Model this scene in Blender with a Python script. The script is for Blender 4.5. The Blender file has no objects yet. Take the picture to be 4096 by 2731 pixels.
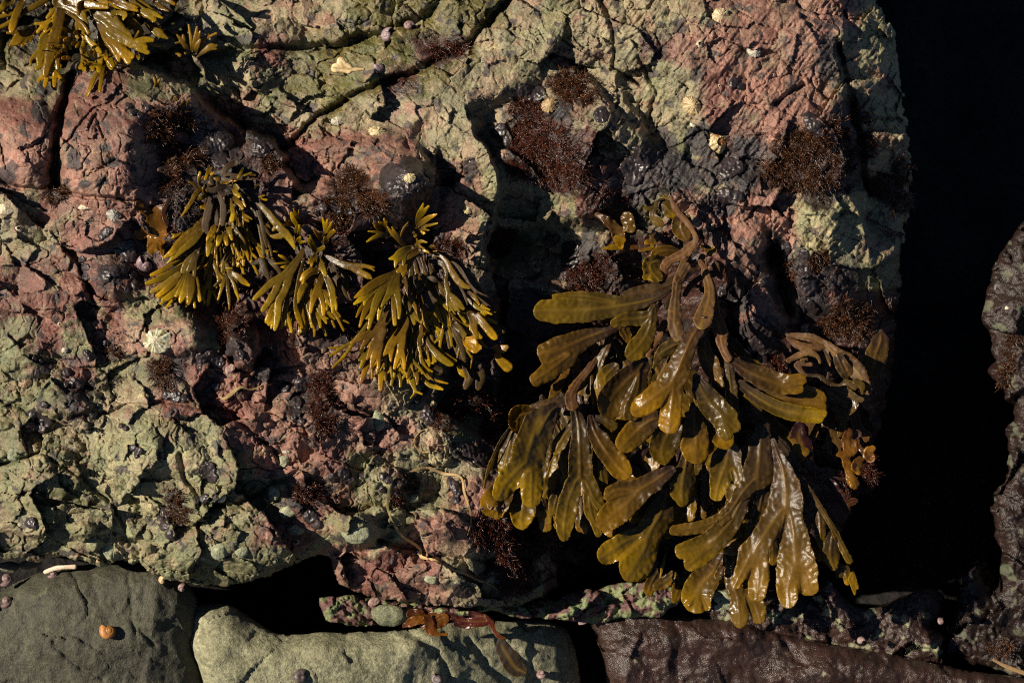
import bpy, math, random
import numpy as np
from mathutils import Vector, Matrix
random.seed(7)
RNG = np.random.default_rng(11)
sc = bpy.context.scene
COL = sc.collection
# ------------------------------------------------------------------ camera, sky, sun, exposure
PITCH = math.radians(50)
AXX = np.array([1.0, 0.0, 0.0])
AXY = np.array([0.0, math.sin(PITCH), math.cos(PITCH)])
AXN = np.array([0.0, -math.cos(PITCH), math.sin(PITCH)])      # from the rock towards the camera
ORG = np.array([0.0, 0.0, 0.44])                                  # the pebble ground is z = 0
DIST = 2.0
cam_d = bpy.data.cameras.new('camera'); cam = bpy.data.objects.new('camera', cam_d); COL.objects.link(cam)
cam.location = Vector(ORG + AXN * DIST)
cam.rotation_euler = Matrix((AXX, AXY, AXN)).transposed().to_euler()
cam_d.sensor_width = 36.0
cam_d.lens = 36.0 * DIST / 1.024
cam_d.clip_start = 0.05; cam_d.clip_end = 500.0
cam_d.dof.use_dof = True
cam_d.dof.focus_distance = DIST - 0.005
cam_d.dof.aperture_fstop = 6.3
sc.camera = cam
SUN_L = np.array([-0.755, 0.19, 0.628])                            # towards the sun in rock-face axes
L = SUN_L[0] * AXX + SUN_L[1] * AXY + SUN_L[2] * AXN
L /= np.linalg.norm(L)
sun_el = math.asin(L[2]); sun_az = math.atan2(L[0], L[1])
w = bpy.data.worlds.new('World'); sc.world = w; w.use_nodes = True
nt = w.node_tree; bg = nt.nodes['Background']
sky = nt.nodes.new('ShaderNodeTexSky'); sky.sky_type = 'NISHITA'; sky.sun_disc = False
sky.sun_elevation = sun_el; sky.sun_rotation = sun_az
nt.links.new(sky.outputs[0], bg.inputs[0]); bg.inputs[1].default_value = 0.05
sky.air_density = 0.38; sky.dust_density = 0.0; sky.ozone_density = 1.0; sky.altitude = 0.0
sl = bpy.data.lights.new('sun', 'SUN'); so = bpy.data.objects.new('sun', sl); COL.objects.link(so)
sl.energy = 5.0; sl.angle = math.radians(0.5); sl.color = (1.0, 0.90, 0.74)
so.rotation_euler = Vector(L).to_track_quat('Z', 'Y').to_euler()
so.location = (-3, -1, 4)
sc.view_settings.view_transform = 'Standard'; sc.view_settings.look = 'None'
sc.view_settings.exposure = 0.72; sc.view_settings.gamma = 1.0
sc.render.engine = 'CYCLES'
sc.cycles.use_denoising = False
sc.cycles.filter_width = 1.1
sc.cycles.max_bounces = 6; sc.cycles.diffuse_bounces = 1; sc.cycles.glossy_bounces = 2
sc.cycles.transmission_bounces = 3; sc.cycles.transparent_max_bounces = 4
sc.cycles.sample_clamp_indirect = 4.0
try: sc.cycles.blur_glossy = 0.3
except Exception: pass

# ------------------------------------------------------------------ space: u,v in mm on the rock face (v down), h in mm towards the camera
def P(u, v, h):
    u = np.asarray(u, float); v = np.asarray(v, float); h = np.asarray(h, float)
    k = (DIST * 1000 - h) / (DIST * 1000) / 1000
    x = (u - 512) * k; y = (341.33 - v) * k
    return ORG + x[..., None] * AXX + y[..., None] * AXY + (h / 1000)[..., None] * AXN
# ------------------------------------------------------------------ noise
_pt = np.random.default_rng(3).permutation(512)
_pt = np.concatenate([_pt, _pt, _pt])
_gr = np.random.default_rng(4).uniform(0, 2 * np.pi, 512)
_rv = np.random.default_rng(5).uniform(0, 1, (512, 6))
def _h(ix, iy, s=0):
    return _pt[(_pt[(ix + s * 57) & 511] + iy) & 511]
def perlin(x, y, s=0):
    ix = np.floor(x).astype(int); iy = np.floor(y).astype(int)
    fx = x - ix; fy = y - iy
    def g(a, b):
        t = _gr[_h(ix + a, iy + b, s)]
        return np.cos(t) * (fx - a) + np.sin(t) * (fy - b)
    sx = fx * fx * fx * (fx * (fx * 6 - 15) + 10); sy = fy * fy * fy * (fy * (fy * 6 - 15) + 10)
    n0 = g(0, 0) * (1 - sx) + g(1, 0) * sx; n1 = g(0, 1) * (1 - sx) + g(1, 1) * sx
    return (n0 * (1 - sy) + n1 * sy) * 1.5
def fbm(x, y, o=4, s=0, g=0.5):
    r = 0; a = 1; t = 0
    for i in range(o):
        r = r + a * perlin(x * 2 ** i + 13.7 * i, y * 2 ** i - 7.1 * i, s + i); t += a; a *= g
    return r / t
def worley(x, y, s=0, jit=0.9):
    ix = np.floor(x).astype(int); iy = np.floor(y).astype(int)
    f1 = np.full(x.shape, 9.0); f2 = np.full(x.shape, 9.0); cid = np.zeros(x.shape, int)
    dx1 = np.zeros(x.shape); dy1 = np.zeros(x.shape)
    for a in (-1, 0, 1):
        for b in (-1, 0, 1):
            hh = _h(ix + a, iy + b, s)
            px = ix + a + 0.5 + (_rv[hh, 0] - 0.5) * jit; py = iy + b + 0.5 + (_rv[hh, 1] - 0.5) * jit
            dx = x - px; dy = y - py; d = np.hypot(dx, dy)
            c = d < f1
            f2 = np.where(c, f1, np.minimum(f2, d)); f1 = np.where(c, d, f1)
            cid = np.where(c, hh, cid); dx1 = np.where(c, dx, dx1); dy1 = np.where(c, dy, dy1)
    return f1, f2, cid, dx1, dy1
def facets(x, y, cell, tilt, off, crack, cw, s=0, keep=1.0):
    """broken rock: every cell a tilted plane, a thin crack round it"""
    f1, f2, c, dx, dy = worley(x / cell, y / cell, s)
    r = _rv[c]
    h = ((r[..., 2] - .5) * dx + (r[..., 3] - .5) * dy) * 2 * tilt * cell + (r[..., 4] - .5) * 2 * off
    e = (f2 - f1) * cell
    m = (r[..., 5] < keep)
    ms = sstep(-.12, .3, perlin(x / (cell * 1.3) + 7, y / (cell * 1.3), s + 30))
    h = h - crack * np.exp(-(e / cw) ** 2) * m * ms
    return h, r, e
def sstep(a, b, x):
    t = np.clip((x - a) / (b - a), 0, 1); return t * t * (3 - 2 * t)
def seg_dist(U, V, pts, full=False):
    """distance and signed side to a polyline (side > 0: right of its direction as seen in the picture)"""
    best = np.full(U.shape, 1e9); side = np.zeros(U.shape); bey = np.zeros(U.shape); n = len(pts) - 1
    for i, ((x0, y0), (x1, y1)) in enumerate(zip(pts[:-1], pts[1:])):
        ex, ey = x1 - x0, y1 - y0; l2 = ex * ex + ey * ey + 1e-9
        t = np.clip(((U - x0) * ex + (V - y0) * ey) / l2, 0, 1)
        dx = U - x0 - t * ex; dy = V - y0 - t * ey; d = np.hypot(dx, dy)
        c = d < best
        if full:
            tt = ((U - x0) * ex + (V - y0) * ey) / l2; ln = math.sqrt(l2)
            o = np.zeros(U.shape)
            if i == 0: o = np.maximum(-tt * ln, 0)
            if i == n - 1: o = np.maximum(o, (tt - 1) * ln)
            bey = np.where(c, o, bey)
        best = np.where(c, d, best); side = np.where(c, np.sign(ex * dy - ey * dx), side)
    return (best, side, bey) if full else (best, side)
def poly_sdf(U, V, pts):
    n = len(pts); d = np.full(U.shape, 1e9); ins = np.zeros(U.shape, bool)
    for i in range(n):
        x0, y0 = pts[i]; x1, y1 = pts[(i + 1) % n]
        ex, ey = x1 - x0, y1 - y0; l2 = ex * ex + ey * ey + 1e-9
        t = np.clip(((U - x0) * ex + (V - y0) * ey) / l2, 0, 1)
        d = np.minimum(d, np.hypot(U - x0 - t * ex, V - y0 - t * ey))
        c = ((y0 > V) != (y1 > V)) & (U < (x1 - x0) * (V - y0) / (y1 - y0 + 1e-12) + x0)
        ins ^= c
    return np.where(ins, -d, d)
def smooth_poly(pts, n=5):
    """closed Catmull-Rom through the points"""
    p = np.array(pts, float); m = len(p); out = []
    for i in range(m):
        a, b, c, d = p[i - 1], p[i], p[(i + 1) % m], p[(i + 2) % m]
        for k in range(n):
            t = k / n
            out.append(0.5 * (2 * b + (c - a) * t + (2 * a - 5 * b + 4 * c - d) * t * t + (3 * b - a - 3 * c + d) * t ** 3))
    return [tuple(q) for q in out]
def smooth_line(pts, n=4):
    p = np.array(pts, float)
    if len(p) == 1: p = np.vstack([p[0], p[0] + np.eye(p.shape[1])[0] * .5])
    if len(p) == 2: return np.array([p[0] + (p[1] - p[0]) * t for t in np.linspace(0, 1, n + 1)])
    q = np.vstack([2 * p[0] - p[1], p, 2 * p[-1] - p[-2]]); out = []
    for i in range(1, len(q) - 2):
        a, b, c, d = q[i - 1], q[i], q[i + 1], q[i + 2]
        for k in range(n):
            t = k / n
            out.append(0.5 * (2 * b + (c - a) * t + (2 * a - 5 * b + 4 * c - d) * t * t + (3 * b - a - 3 * c + d) * t ** 3))
    out.append(p[-1]); return np.array(out)
# ------------------------------------------------------------------ objects
def mesh_obj(name, co, faces, mat, parent=None, smooth=True, attrs=None, origin=None):
    """co (n,3) world metres; faces a list of arrays of equal-sized index rows"""
    co = np.asarray(co, float)
    org = np.array(origin) if origin is not None else co.mean(axis=0)
    me = bpy.data.meshes.new(name)
    loops = np.concatenate([f.ravel() for f in faces]).astype(np.int32)
    starts = []; s = 0
    for f in faces:
        starts.append(s + np.arange(len(f)) * f.shape[1]); s += f.size
    starts = np.concatenate(starts).astype(np.int32)
    me.vertices.add(len(co)); me.vertices.foreach_set('co', (co - org).astype(np.float32).ravel())
    me.loops.add(len(loops)); me.loops.foreach_set('vertex_index', loops)
    me.polygons.add(len(starts)); me.polygons.foreach_set('loop_start', starts)
    me.polygons.foreach_set('use_smooth', np.full(len(starts), smooth))
    me.update(calc_edges=True)
    for k, a in (attrs or {}).items():
        a = np.asarray(a, np.float32)
        if a.ndim == 2:
            at = me.attributes.new(k, 'FLOAT_COLOR', 'POINT'); at.data.foreach_set('color', a.ravel())
        else:
            at = me.attributes.new(k, 'FLOAT', 'POINT'); at.data.foreach_set('value', a)
    me.materials.append(mat)
    o = bpy.data.objects.new(name, me); COL.objects.link(o)
    if parent is not None:
        o.parent = parent; org = org - np.array(parent.location)
    o.location = Vector(org)
    return o
def tag(o, label=None, cat=None, group=None, kind=None):
    if label: o['label'] = label
    if cat: o['category'] = cat
    if group: o['group'] = group
    if kind: o['kind'] = kind
    return o
def empty(name, loc):
    o = bpy.data.objects.new(name, None); COL.objects.link(o); o.location = Vector(loc); o.empty_display_size = 0.01
    return o
# ------------------------------------------------------------------ materials
def mat_new(name):
    m = bpy.data.materials.new(name); m.use_nodes = True
    t = m.node_tree; b = t.nodes['Principled BSDF']
    return m, t, b
def N(t, typ, **kw):
    n = t.nodes.new(typ)
    for k, v in kw.items(): setattr(n, k, v)
    return n
def noise_n(t, scale, detail=4, rough=0.6, vec=None):
    n = N(t, 'ShaderNodeTexNoise'); n.inputs['Scale'].default_value = scale; n.inputs['Detail'].default_value = detail
    n.inputs['Roughness'].default_value = rough
    if vec is not None: t.links.new(vec, n.inputs['Vector'])
    return n
def ramp(t, inp, stops):
    r = N(t, 'ShaderNodeValToRGB'); e = r.color_ramp.elements
    while len(e) < len(stops): e.new(0.5)
    for x, (p, c) in zip(e, stops):
        x.position = p; x.color = (*c, 1) if len(c) == 3 else c
    t.links.new(inp, r.inputs[0]); return r
def mathn(t, op, a, b=None, clamp=False):
    n = N(t, 'ShaderNodeMath', operation=op); n.use_clamp = clamp
    for i, x in enumerate((a, b)):
        if x is None: continue
        if isinstance(x, (int, float)): n.inputs[i].default_value = x
        else: t.links.new(x, n.inputs[i])
    return n.outputs[0]
def mixc(t, f, a, b, mode='MIX'):
    n = N(t, 'ShaderNodeMix', data_type='RGBA', blend_type=mode)
    if isinstance(f, (int, float)): n.inputs[0].default_value = f
    else: t.links.new(f, n.inputs[0])
    for i, x in ((6, a), (7, b)):
        if isinstance(x, tuple): n.inputs[i].default_value = (*x, 1)
        else: t.links.new(x, n.inputs[i])
    return n.outputs[2]
def bumpn(t, hgt, strength, dist, b, prev=None):
    n = N(t, 'ShaderNodeBump'); n.inputs['Strength'].default_value = strength; n.inputs['Distance'].default_value = dist
    t.links.new(hgt, n.inputs['Height'])
    if prev is not None: t.links.new(prev, n.inputs['Normal'])
    t.links.new(n.outputs[0], b.inputs['Normal']); return n.outputs[0]
def geo_pos(t):
    return N(t, 'ShaderNodeNewGeometry').outputs['Position']
def rock_material(name):
    """colour from the stone's own colour patches, broken up by procedural noise; wet where 'wet' says so"""
    m, t, b = mat_new(name); p = geo_pos(t)
    a = N(t, 'ShaderNodeAttribute', attribute_name='tint'); wt = N(t, 'ShaderNodeAttribute', attribute_name='wet')
    n1 = noise_n(t, 120, 6, 0.65, p); n2 = noise_n(t, 700, 4, 0.7, p); n3 = noise_n(t, 45, 3, 0.5, p)
    c = mixc(t, 1.0, a.outputs['Color'], ramp(t, n1.outputs[0], [(0.3, (0.72, 0.70, 0.68)), (0.5, (1, 1, 1)), (0.72, (1.25, 1.26, 1.22))]).outputs[0], 'MULTIPLY')
    c = mixc(t, 1.0, c, ramp(t, n2.outputs[0], [(0.36, (0.62, 0.6, 0.6)), (0.52, (1.0, 1.0, 1.0)), (0.68, (1.4, 1.38, 1.3))]).outputs[0], 'MULTIPLY')
    c = mixc(t, 1.0, c, ramp(t, n3.outputs[0], [(0.35, (0.86, 0.95, 0.9)), (0.65, (1.14, 1.03, 1.02))]).outputs[0], 'MULTIPLY')
    vo = N(t, 'ShaderNodeTexVoronoi', feature='DISTANCE_TO_EDGE'); vo.inputs['Scale'].default_value = 130
    t.links.new(p, vo.inputs['Vector'])
    wv = noise_n(t, 160, 3, 0.6, p); 
    vv = N(t, 'ShaderNodeVectorMath', operation='MULTIPLY_ADD'); vv.inputs[1].default_value = (0.012, 0.012, 0.012)
    t.links.new(wv.outputs['Color'], vv.inputs[0]); t.links.new(p, vv.inputs[2]); t.links.new(vv.outputs[0], vo.inputs['Vector'])
    v2 = N(t, 'ShaderNodeTexVoronoi', feature='DISTANCE_TO_EDGE'); v2.inputs['Scale'].default_value = 48; t.links.new(vv.outputs[0], v2.inputs['Vector'])
    for vn, wd, ns in ((vo, .035, 70), (v2, .016, 50)):
        mk = ramp(t, noise_n(t, ns, 2, .5, p).outputs[0], [(.46, (0, 0, 0)), (.56, (1, 1, 1))]).outputs[0]
        ln = ramp(t, vn.outputs['Distance'], [(0.0, (1, 1, 1)), (wd, (0, 0, 0))]).outputs[0]
        c = mixc(t, mathn(t, 'MULTIPLY', mathn(t, 'MULTIPLY', mk, ln), .6), c, (.02, .014, .012))
    t.links.new(c, b.inputs['Base Color'])
    r = mathn(t, 'SUBTRACT', 0.82, mathn(t, 'MULTIPLY', wt.outputs['Fac'], 0.58), True)
    r = mathn(t, 'ADD', r, mathn(t, 'MULTIPLY', mathn(t, 'SUBTRACT', n1.outputs[0], 0.5), 0.3), True)
    t.links.new(r, b.inputs['Roughness'])
    b.inputs['Specular IOR Level'].default_value = 0.38
    b1 = bumpn(t, n1.outputs[0], 0.6, 0.0022, b)
    b2 = bumpn(t, n2.outputs[0], 0.8, 0.0009, b, b1)
    bumpn(t, ramp(t, vo.outputs['Distance'], [(0.0, (0, 0, 0)), (0.05, (1, 1, 1))]).outputs[0], 0.25, 0.0007, b, b2)
    return m
def plain_material(name, col, rough=0.6, var=0.3, nscale=150, bump=0.4, bdist=0.001, coat=0.0, spec=0.5, col2=None, pscale=40, sss=0.0):
    m, t, b = mat_new(name); p = geo_pos(t)
    n1 = noise_n(t, nscale, 5, 0.6, p); n2 = noise_n(t, pscale, 4, 0.55, p)
    c2 = col2 or tuple(x * 0.6 for x in col)
    c = mixc(t, ramp(t, n2.outputs[0], [(0.4, (0, 0, 0)), (0.6, (1, 1, 1))]).outputs[0], col, c2)
    lo, hi = 1 - var, 1 + var
    c = mixc(t, 1.0, c, ramp(t, n1.outputs[0], [(0.3, (lo,) * 3), (0.7, (hi,) * 3)]).outputs[0], 'MULTIPLY')
    t.links.new(c, b.inputs['Base Color'])
    r = mathn(t, 'ADD', rough, mathn(t, 'MULTIPLY', mathn(t, 'SUBTRACT', n2.outputs[0], 0.5), 0.3), True)
    t.links.new(r, b.inputs['Roughness'])
    b.inputs['Specular IOR Level'].default_value = spec; b.inputs['Coat Weight'].default_value = coat
    b.inputs['Coat Roughness'].default_value = 0.12
    bumpn(t, n1.outputs[0], bump, bdist, b)
    return m
def frond_material(name, transl=0.36, rough=0.3):
    m, t, b = mat_new(name); p = geo_pos(t)
    a = N(t, 'ShaderNodeAttribute', attribute_name='tint'); gl = N(t, 'ShaderNodeAttribute', attribute_name='wet')
    n1 = noise_n(t, 330, 4, 0.6, p); n2 = noise_n(t, 60, 4, 0.6, p)
    c = mixc(t, 1.0, a.outputs['Color'], ramp(t, n2.outputs[0], [(0.35, (0.86, 0.84, 0.8)), (0.65, (1.12, 1.11, 1.08))]).outputs[0], 'MULTIPLY')
    c = mixc(t, 1.0, c, ramp(t, n1.outputs[0], [(0.35, (0.85, 0.84, 0.8)), (0.65, (1.12, 1.12, 1.1))]).outputs[0], 'MULTIPLY')
    t.links.new(c, b.inputs['Base Color'])
    r = mathn(t, 'ADD', mathn(t, 'SUBTRACT', 0.64, mathn(t, 'MULTIPLY', gl.outputs['Fac'], 0.40)), mathn(t, 'MULTIPLY', mathn(t, 'SUBTRACT', n2.outputs[0], 0.5), 0.22), True)
    t.links.new(r, b.inputs['Roughness'])
    b.inputs['Specular IOR Level'].default_value = 0.36
    b.inputs['Coat Weight'].default_value = 0.0; b.inputs['Coat Roughness'].default_value = 0.16
    bn = bumpn(t, n2.outputs[0], 0.2, 0.002, b); bumpn(t, n1.outputs[0], 0.5, 0.0006, b, bn)
    tr = N(t, 'ShaderNodeBsdfTranslucent'); t.links.new(mixc(t, 1.0, c, (1.5, 1.15, 0.5), 'MULTIPLY'), tr.inputs['Color'])
    mx = N(t, 'ShaderNodeMixShader'); mx.inputs[0].default_value = transl
    t.links.new(b.outputs[0], mx.inputs[1]); t.links.new(tr.outputs[0], mx.inputs[2])
    t.links.new(mx.outputs[0], t.nodes['Material Output'].inputs['Surface'])
    return m
M_ROCK = rock_material('melange_rock')
M_FROND = frond_material('rockweed')
M_KELP = frond_material('amber_kelp', 0.45, 0.2)
# ------------------------------------------------------------------ a solid patch of relief: outline (signed distance), front height, sides that run back to the ground
def relief(name, u0, u1, v0, v1, step, sdf, hfun, mat, tint=None, wet=None, back=None, inset=0.3, rows=5, parent=None, hback=None, extra=None):
    us = np.arange(u0, u1 + step, step); vs = np.arange(v0, v1 + step, step)
    U, V = np.meshgrid(us, vs)
    D = sdf(U, V)
    gy, gx = np.gradient(D, step)
    gl = np.hypot(gx, gy) + 1e-6
    ins = D < 0
    q = ins[:-1, :-1] | ins[1:, :-1] | ins[:-1, 1:] | ins[1:, 1:]
    used = np.zeros(D.shape, bool)
    used[:-1, :-1] |= q; used[1:, :-1] |= q; used[:-1, 1:] |= q; used[1:, 1:] |= q
    mv = used & (D > -0.35 * step)
    k = np.clip(D / gl, -step, 1.4 * step) / gl
    U = np.where(mv, U - gx * k, U); V = np.where(mv, V - gy * k, V)
    D2 = np.where(mv, np.minimum(D - k * gl * gl, 0), D)
    D2 = np.minimum(D2, 0)
    idx = -np.ones(D.shape, int); n = int(used.sum()); idx[used] = np.arange(n)
    uu, vv, dd = U[used], V[used], D2[used]
    hh = hfun(uu, vv, dd)
    f = np.stack([idx[:-1, :-1], idx[1:, :-1], idx[1:, 1:], idx[:-1, 1:]], -1)[q]
    # boundary edges
    e = np.concatenate([f[:, [0, 1]], f[:, [1, 2]], f[:, [2, 3]], f[:, [3, 0]]])
    key = e[:, 0].astype(np.int64) * n + e[:, 1]; rkey = e[:, 1].astype(np.int64) * n + e[:, 0]
    be = e[~np.isin(key, rkey)]
    faces = [f]
    au, av, ah = [uu], [vv], [hh]
    bidx = np.unique(be); loc = -np.ones(n, int); loc[bidx] = np.arange(len(bidx))
    src = [np.arange(n)]
    if hback is None:         # sides running back
        ccx, ccy = (u0 + u1) / 2, (v0 + v1) / 2; gnx = uu[bidx] - ccx; gny = vv[bidx] - ccy; gq = np.hypot(gnx, gny) + 1e-6; gnx = gnx / gq; gny = gny / gq
        hb0 = hh[bidx]; hb1 = back(uu[bidx], vv[bidx])
        prev = bidx; base = n
        for r in range(1, rows + 1):
            t = r / rows
            off = inset * (t ** 0.7) * 40 + 2.5 * perlin(uu[bidx] * 0.05 + r, vv[bidx] * 0.05, 9) * t
            au.append(uu[bidx] - gnx * off); av.append(vv[bidx] - gny * off)
            ah.append(hb0 + (hb1 - hb0) * t)
            cur = base + np.arange(len(bidx)); base += len(bidx)
            pa = prev[loc[be[:, 0]]]; pb = prev[loc[be[:, 1]]]; ca = cur[loc[be[:, 0]]]; cb = cur[loc[be[:, 1]]]
            faces.append(np.stack([pb, pa, ca, cb], -1)); prev = cur; src.append(bidx)
    else:                     # a back surface (fronds)
        bt = hback(uu, vv, dd)
        isb = np.zeros(n, bool); isb[bidx] = True
        inner = np.where(~isb)[0]; m = np.arange(n).copy(); m[inner] = n + np.arange(len(inner))
        au.append(uu[inner]); av.append(vv[inner]); ah.append(bt[inner]); src.append(inner)
        faces.append(m[f][:, ::-1])
    AU, AV, AH = np.concatenate(au), np.concatenate(av), np.concatenate(ah); S = np.concatenate(src)
    attrs = {}
    if tint is not None: attrs['tint'] = tint(uu, vv, dd)[S]
    if wet is not None: attrs['wet'] = wet(uu, vv, dd)[S]
    co = P(AU, AV, AH)
    return mesh_obj(name, co, faces, mat, parent, True, attrs)
def hground(u, v):
    """the ground plane as a height under picture point (u, v)"""
    y0 = (341.33 - np.asarray(v, float)) / 1000
    return 1000 * (-ORG[2] - y0 * AXY[2]) / (AXN[2] - 0.5 * y0 * AXY[2])
# ------------------------------------------------------------------ picture-crop units -> mm on the rock face, and where turf weed grows
K1, K2, K3 = .08503, .09566, .15145
CROP = {'M': (0, 0, 1), 'R1': (525, 187.5, K1), 'R2': (675, 212.5, K1), 'R3': (512.5, 312.5, K1), 'R4': (687.5, 325, K1), 'R5': (475, 412.5, K1), 'R6': (662.5, 437.5, K1), 'R7': (575, 507.5, K1),
        'L1': (137.5, 162.5, K1), 'L2': (237.5, 200, K1), 'L3': (337.5, 237.5, K1), 'L4': (337.5, 287.5, K1), 'T': (0, 0, K2),
        'A': (0, 0, K3), 'B': (337.5, 0, K3), 'C': (674, 0, K3), 'D': (0, 225, K3), 'E': (337.5, 225, K3), 'F': (674, 225, K3), 'G': (0, 445.25, K3), 'H': (337.5, 445.25, K3), 'I': (674, 445.25, K3)}
TU = [
 ([('A', 1120, 800, 130, 90), ('A', 1060, 890, 80, 60)], 'bushy brown turf tuft on the right shoulder of the red block', 'B'),
 ([('A', 1180, 1060, 90, 60), ('A', 1130, 1180, 80, 90), ('A', 1290, 1030, 60, 50)], 'dark wiry tuft just above the kelp and the leftmost narrow rockweed', 'B'),
 ([('A', 370, 1270, 70, 50)], 'small dark moss tuft at the foot of the deep crack', 'B'),
 ([('A', 1780, 1080, 60, 50)], 'small tuft beside the black lump right of the red block', 'B'),
 ([('A', 1060, 390, 90, 30)], 'grey wiry sprig on the rim behind the red block', 'G'),
 ([('A', 1200, 1370, 80, 120)], 'tangle of grey wiry strands right of the amber kelp', 'G'),
 ([('B', 90, 1230, 130, 110), ('B', 20, 1380, 90, 100), ('B', 230, 1330, 110, 80)], 'thick brown tuft left of and below the big round black lump', 'B'),
 ([('L2', 1300, 480, 180, 150), ('L2', 1500, 560, 200, 130), ('L2', 1400, 720, 200, 120)], 'wide dark red mat between the middle and right narrow rockweeds', 'R'),
 ([('E', 740, 160, 90, 70)], 'red tuft beside the top of the rightmost narrow rockweed', 'R'),
 ([('B', 1100, 1560, 70, 50), ('E', 1060, 160, 60, 50)], 'small red tuft in the shadow under the tall ledge', 'R'),
 ([('B', 740, 330, 110, 60), ('B', 790, 280, 60, 50)], 'dark red mossy tuft in the wet crack near the top', 'R'),
 ([('B', 1540, 540, 130, 70), ('B', 1600, 620, 120, 60)], 'upper red brown tuft with a pale shell sliver in it', 'B'),
 ([('B', 1250, 720, 110, 60), ('B', 1300, 900, 190, 110), ('B', 1380, 1060, 230, 120), ('B', 1520, 1150, 140, 70), ('B', 1200, 1060, 90, 80)], 'largest bushy red brown turf hanging in the middle of the upper boulder', 'R'),
 ([('C', 840, 960, 170, 100), ('C', 780, 1120, 180, 110), ('C', 960, 1180, 140, 60)], 'broad red brown turf cushion on the upper right of the boulder', 'B'),
 ([('C', 1080, 880, 70, 100), ('C', 1120, 1040, 90, 90)], 'red tuft right of the broad turf cushion', 'B'),
 ([('C', 1250, 780, 50, 40), ('C', 1290, 950, 50, 80)], 'narrow tuft in the crack near the right rim of the boulder', 'B'),
 ([('C', 1400, 1230, 90, 80), ('C', 1500, 1120, 60, 80), ('C', 1490, 1330, 60, 70)], 'brown tuft hanging off the right rim of the boulder', 'B'),
 ([('C', 960, 1330, 70, 50)], 'spidery thin weed hanging over the pale block', 'G'),
 ([('E', 1640, 330, 110, 90), ('E', 1600, 420, 90, 50)], 'dull red tuft left of the broad rockweed stem', 'R'),
 ([('B', 1800, 1330, 120, 70), ('R1', 1000, 850, 250, 120), ('R1', 1150, 1000, 200, 100)], 'short glistening wine red turf around the kelp scrap', 'R'),
 ([('F', 1180, 590, 130, 80), ('F', 1080, 650, 120, 60), ('F', 1240, 690, 70, 60)], 'red turf ball above the bare stemmed rockweed', 'B'),
 ([('F', 960, 230, 60, 60), ('F', 750, 330, 40, 90)], 'thin moss tuft below the pale block', 'B'),
 ([('R4', 1060, 460, 90, 70)], 'little red tuft between the black crust and the bare stems', 'R'),
 ([('F', 720, 1290, 110, 60), ('F', 780, 1380, 70, 60)], 'glossy dark tuft under the sideways pointing broad blades', 'R'),
 ([('D', 1530, 650, 80, 90), ('D', 1480, 730, 40, 40)], 'tuft on the black lump under the leftmost narrow rockweed', 'R'),
 ([('D', 1060, 960, 80, 60), ('D', 1100, 1040, 60, 30)], 'sparse dark tuft right below the round boulder with the big limpet', 'B'),
 ([('D', 740, 850, 60, 40)], 'tiny tuft among black beads at lower left', 'B'),
 ([('D', 2120, 1050, 80, 70), ('D', 2150, 1250, 90, 120), ('D', 2110, 1340, 70, 50)], 'upright dark red tuft left of the two small black beads', 'R'),
 ([('G', 1140, 350, 50, 50), ('G', 1180, 450, 50, 60)], 'black spiky tuft on the green bulge', 'B'),
 ([('G', 2030, 310, 80, 70)], 'round bristly tuft on a green cobble at lower middle', 'R'),
 ([('H', 460, 250, 80, 70), ('H', 400, 350, 40, 60)], 'matted dark tuft inside the loop of dry grass', 'R'),
 ([('E', 750, 1220, 130, 60), ('E', 900, 1140, 180, 70), ('E', 1100, 1200, 130, 80), ('E', 700, 1290, 80, 60)], 'sprawling thin red weed below the rightmost narrow rockweed', 'R'),
 ([('E', 1060, 1330, 100, 60)], 'dark turf strip left of the lower left broad rockweed', 'R'),
 ([('H', 1000, 570, 110, 90), ('H', 1180, 600, 160, 120), ('H', 1340, 600, 100, 110), ('H', 1160, 760, 130, 90), ('H', 1180, 890, 100, 80)], 'big wine red tuft with coarse strands under the yellow broad blades', 'R'),
 ([('H', 1620, 640, 70, 60)], 'small tuft peeking between the rust spotted blade and the one left of it', 'R'),
 ([('E', 150, 600, 60, 120), ('E', 60, 640, 60, 60)], 'dark red slimy tuft below the middle narrow rockweed', 'R'),
 ([('L1', 1400, 700, 120, 120), ('L1', 1450, 950, 120, 120)], 'shaded red mat behind the drooping strands of the leftmost narrow rockweed', 'R'),
]
# ------------------------------------------------------------------ the boulder's relief
BU = np.array([-170, 0, 128, 256, 384, 512, 640, 768, 896, 1000.])
BV = np.array([-150, 0, 85, 170, 255, 340, 425, 510, 600, 700.])
BH = np.array([
 [-210, -200, -195, -185, -180, -170, -160, -150, -160, -190],
 [-120, -120, -125, -105, -95, -85, -75, -70, -95, -140],
 [-70, -60, -48, -66, -58, -46, -48, -48, -85, -130],
 [-30, -16, -6, -30, -30, -16, -50, -50, -85, -130],
 [-10, -4, 2, -10, -20, -40, -62, -52, -90, -140],
 [0, 5, 8, -2, -22, -62, -90, -76, -105, -150],
 [4, 10, 16, 5, -5, -40, -125, -110, -125, -160],
 [0, 10, 20, 14, 2, -16, -140, -150, -150, -170],
 [-15, -8, 0, 0, -12, -35, -160, -170, -170, -180],
 [-40, -30, -20, -20, -30, -60, -170, -180, -190, -200.]])
def _cub(x, xs, col):
    i = np.clip(np.searchsorted(xs, x) - 1, 0, len(xs) - 2)
    t = np.clip((x - xs[i]) / (xs[i + 1] - xs[i]), 0, 1)
    return i, t
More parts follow.
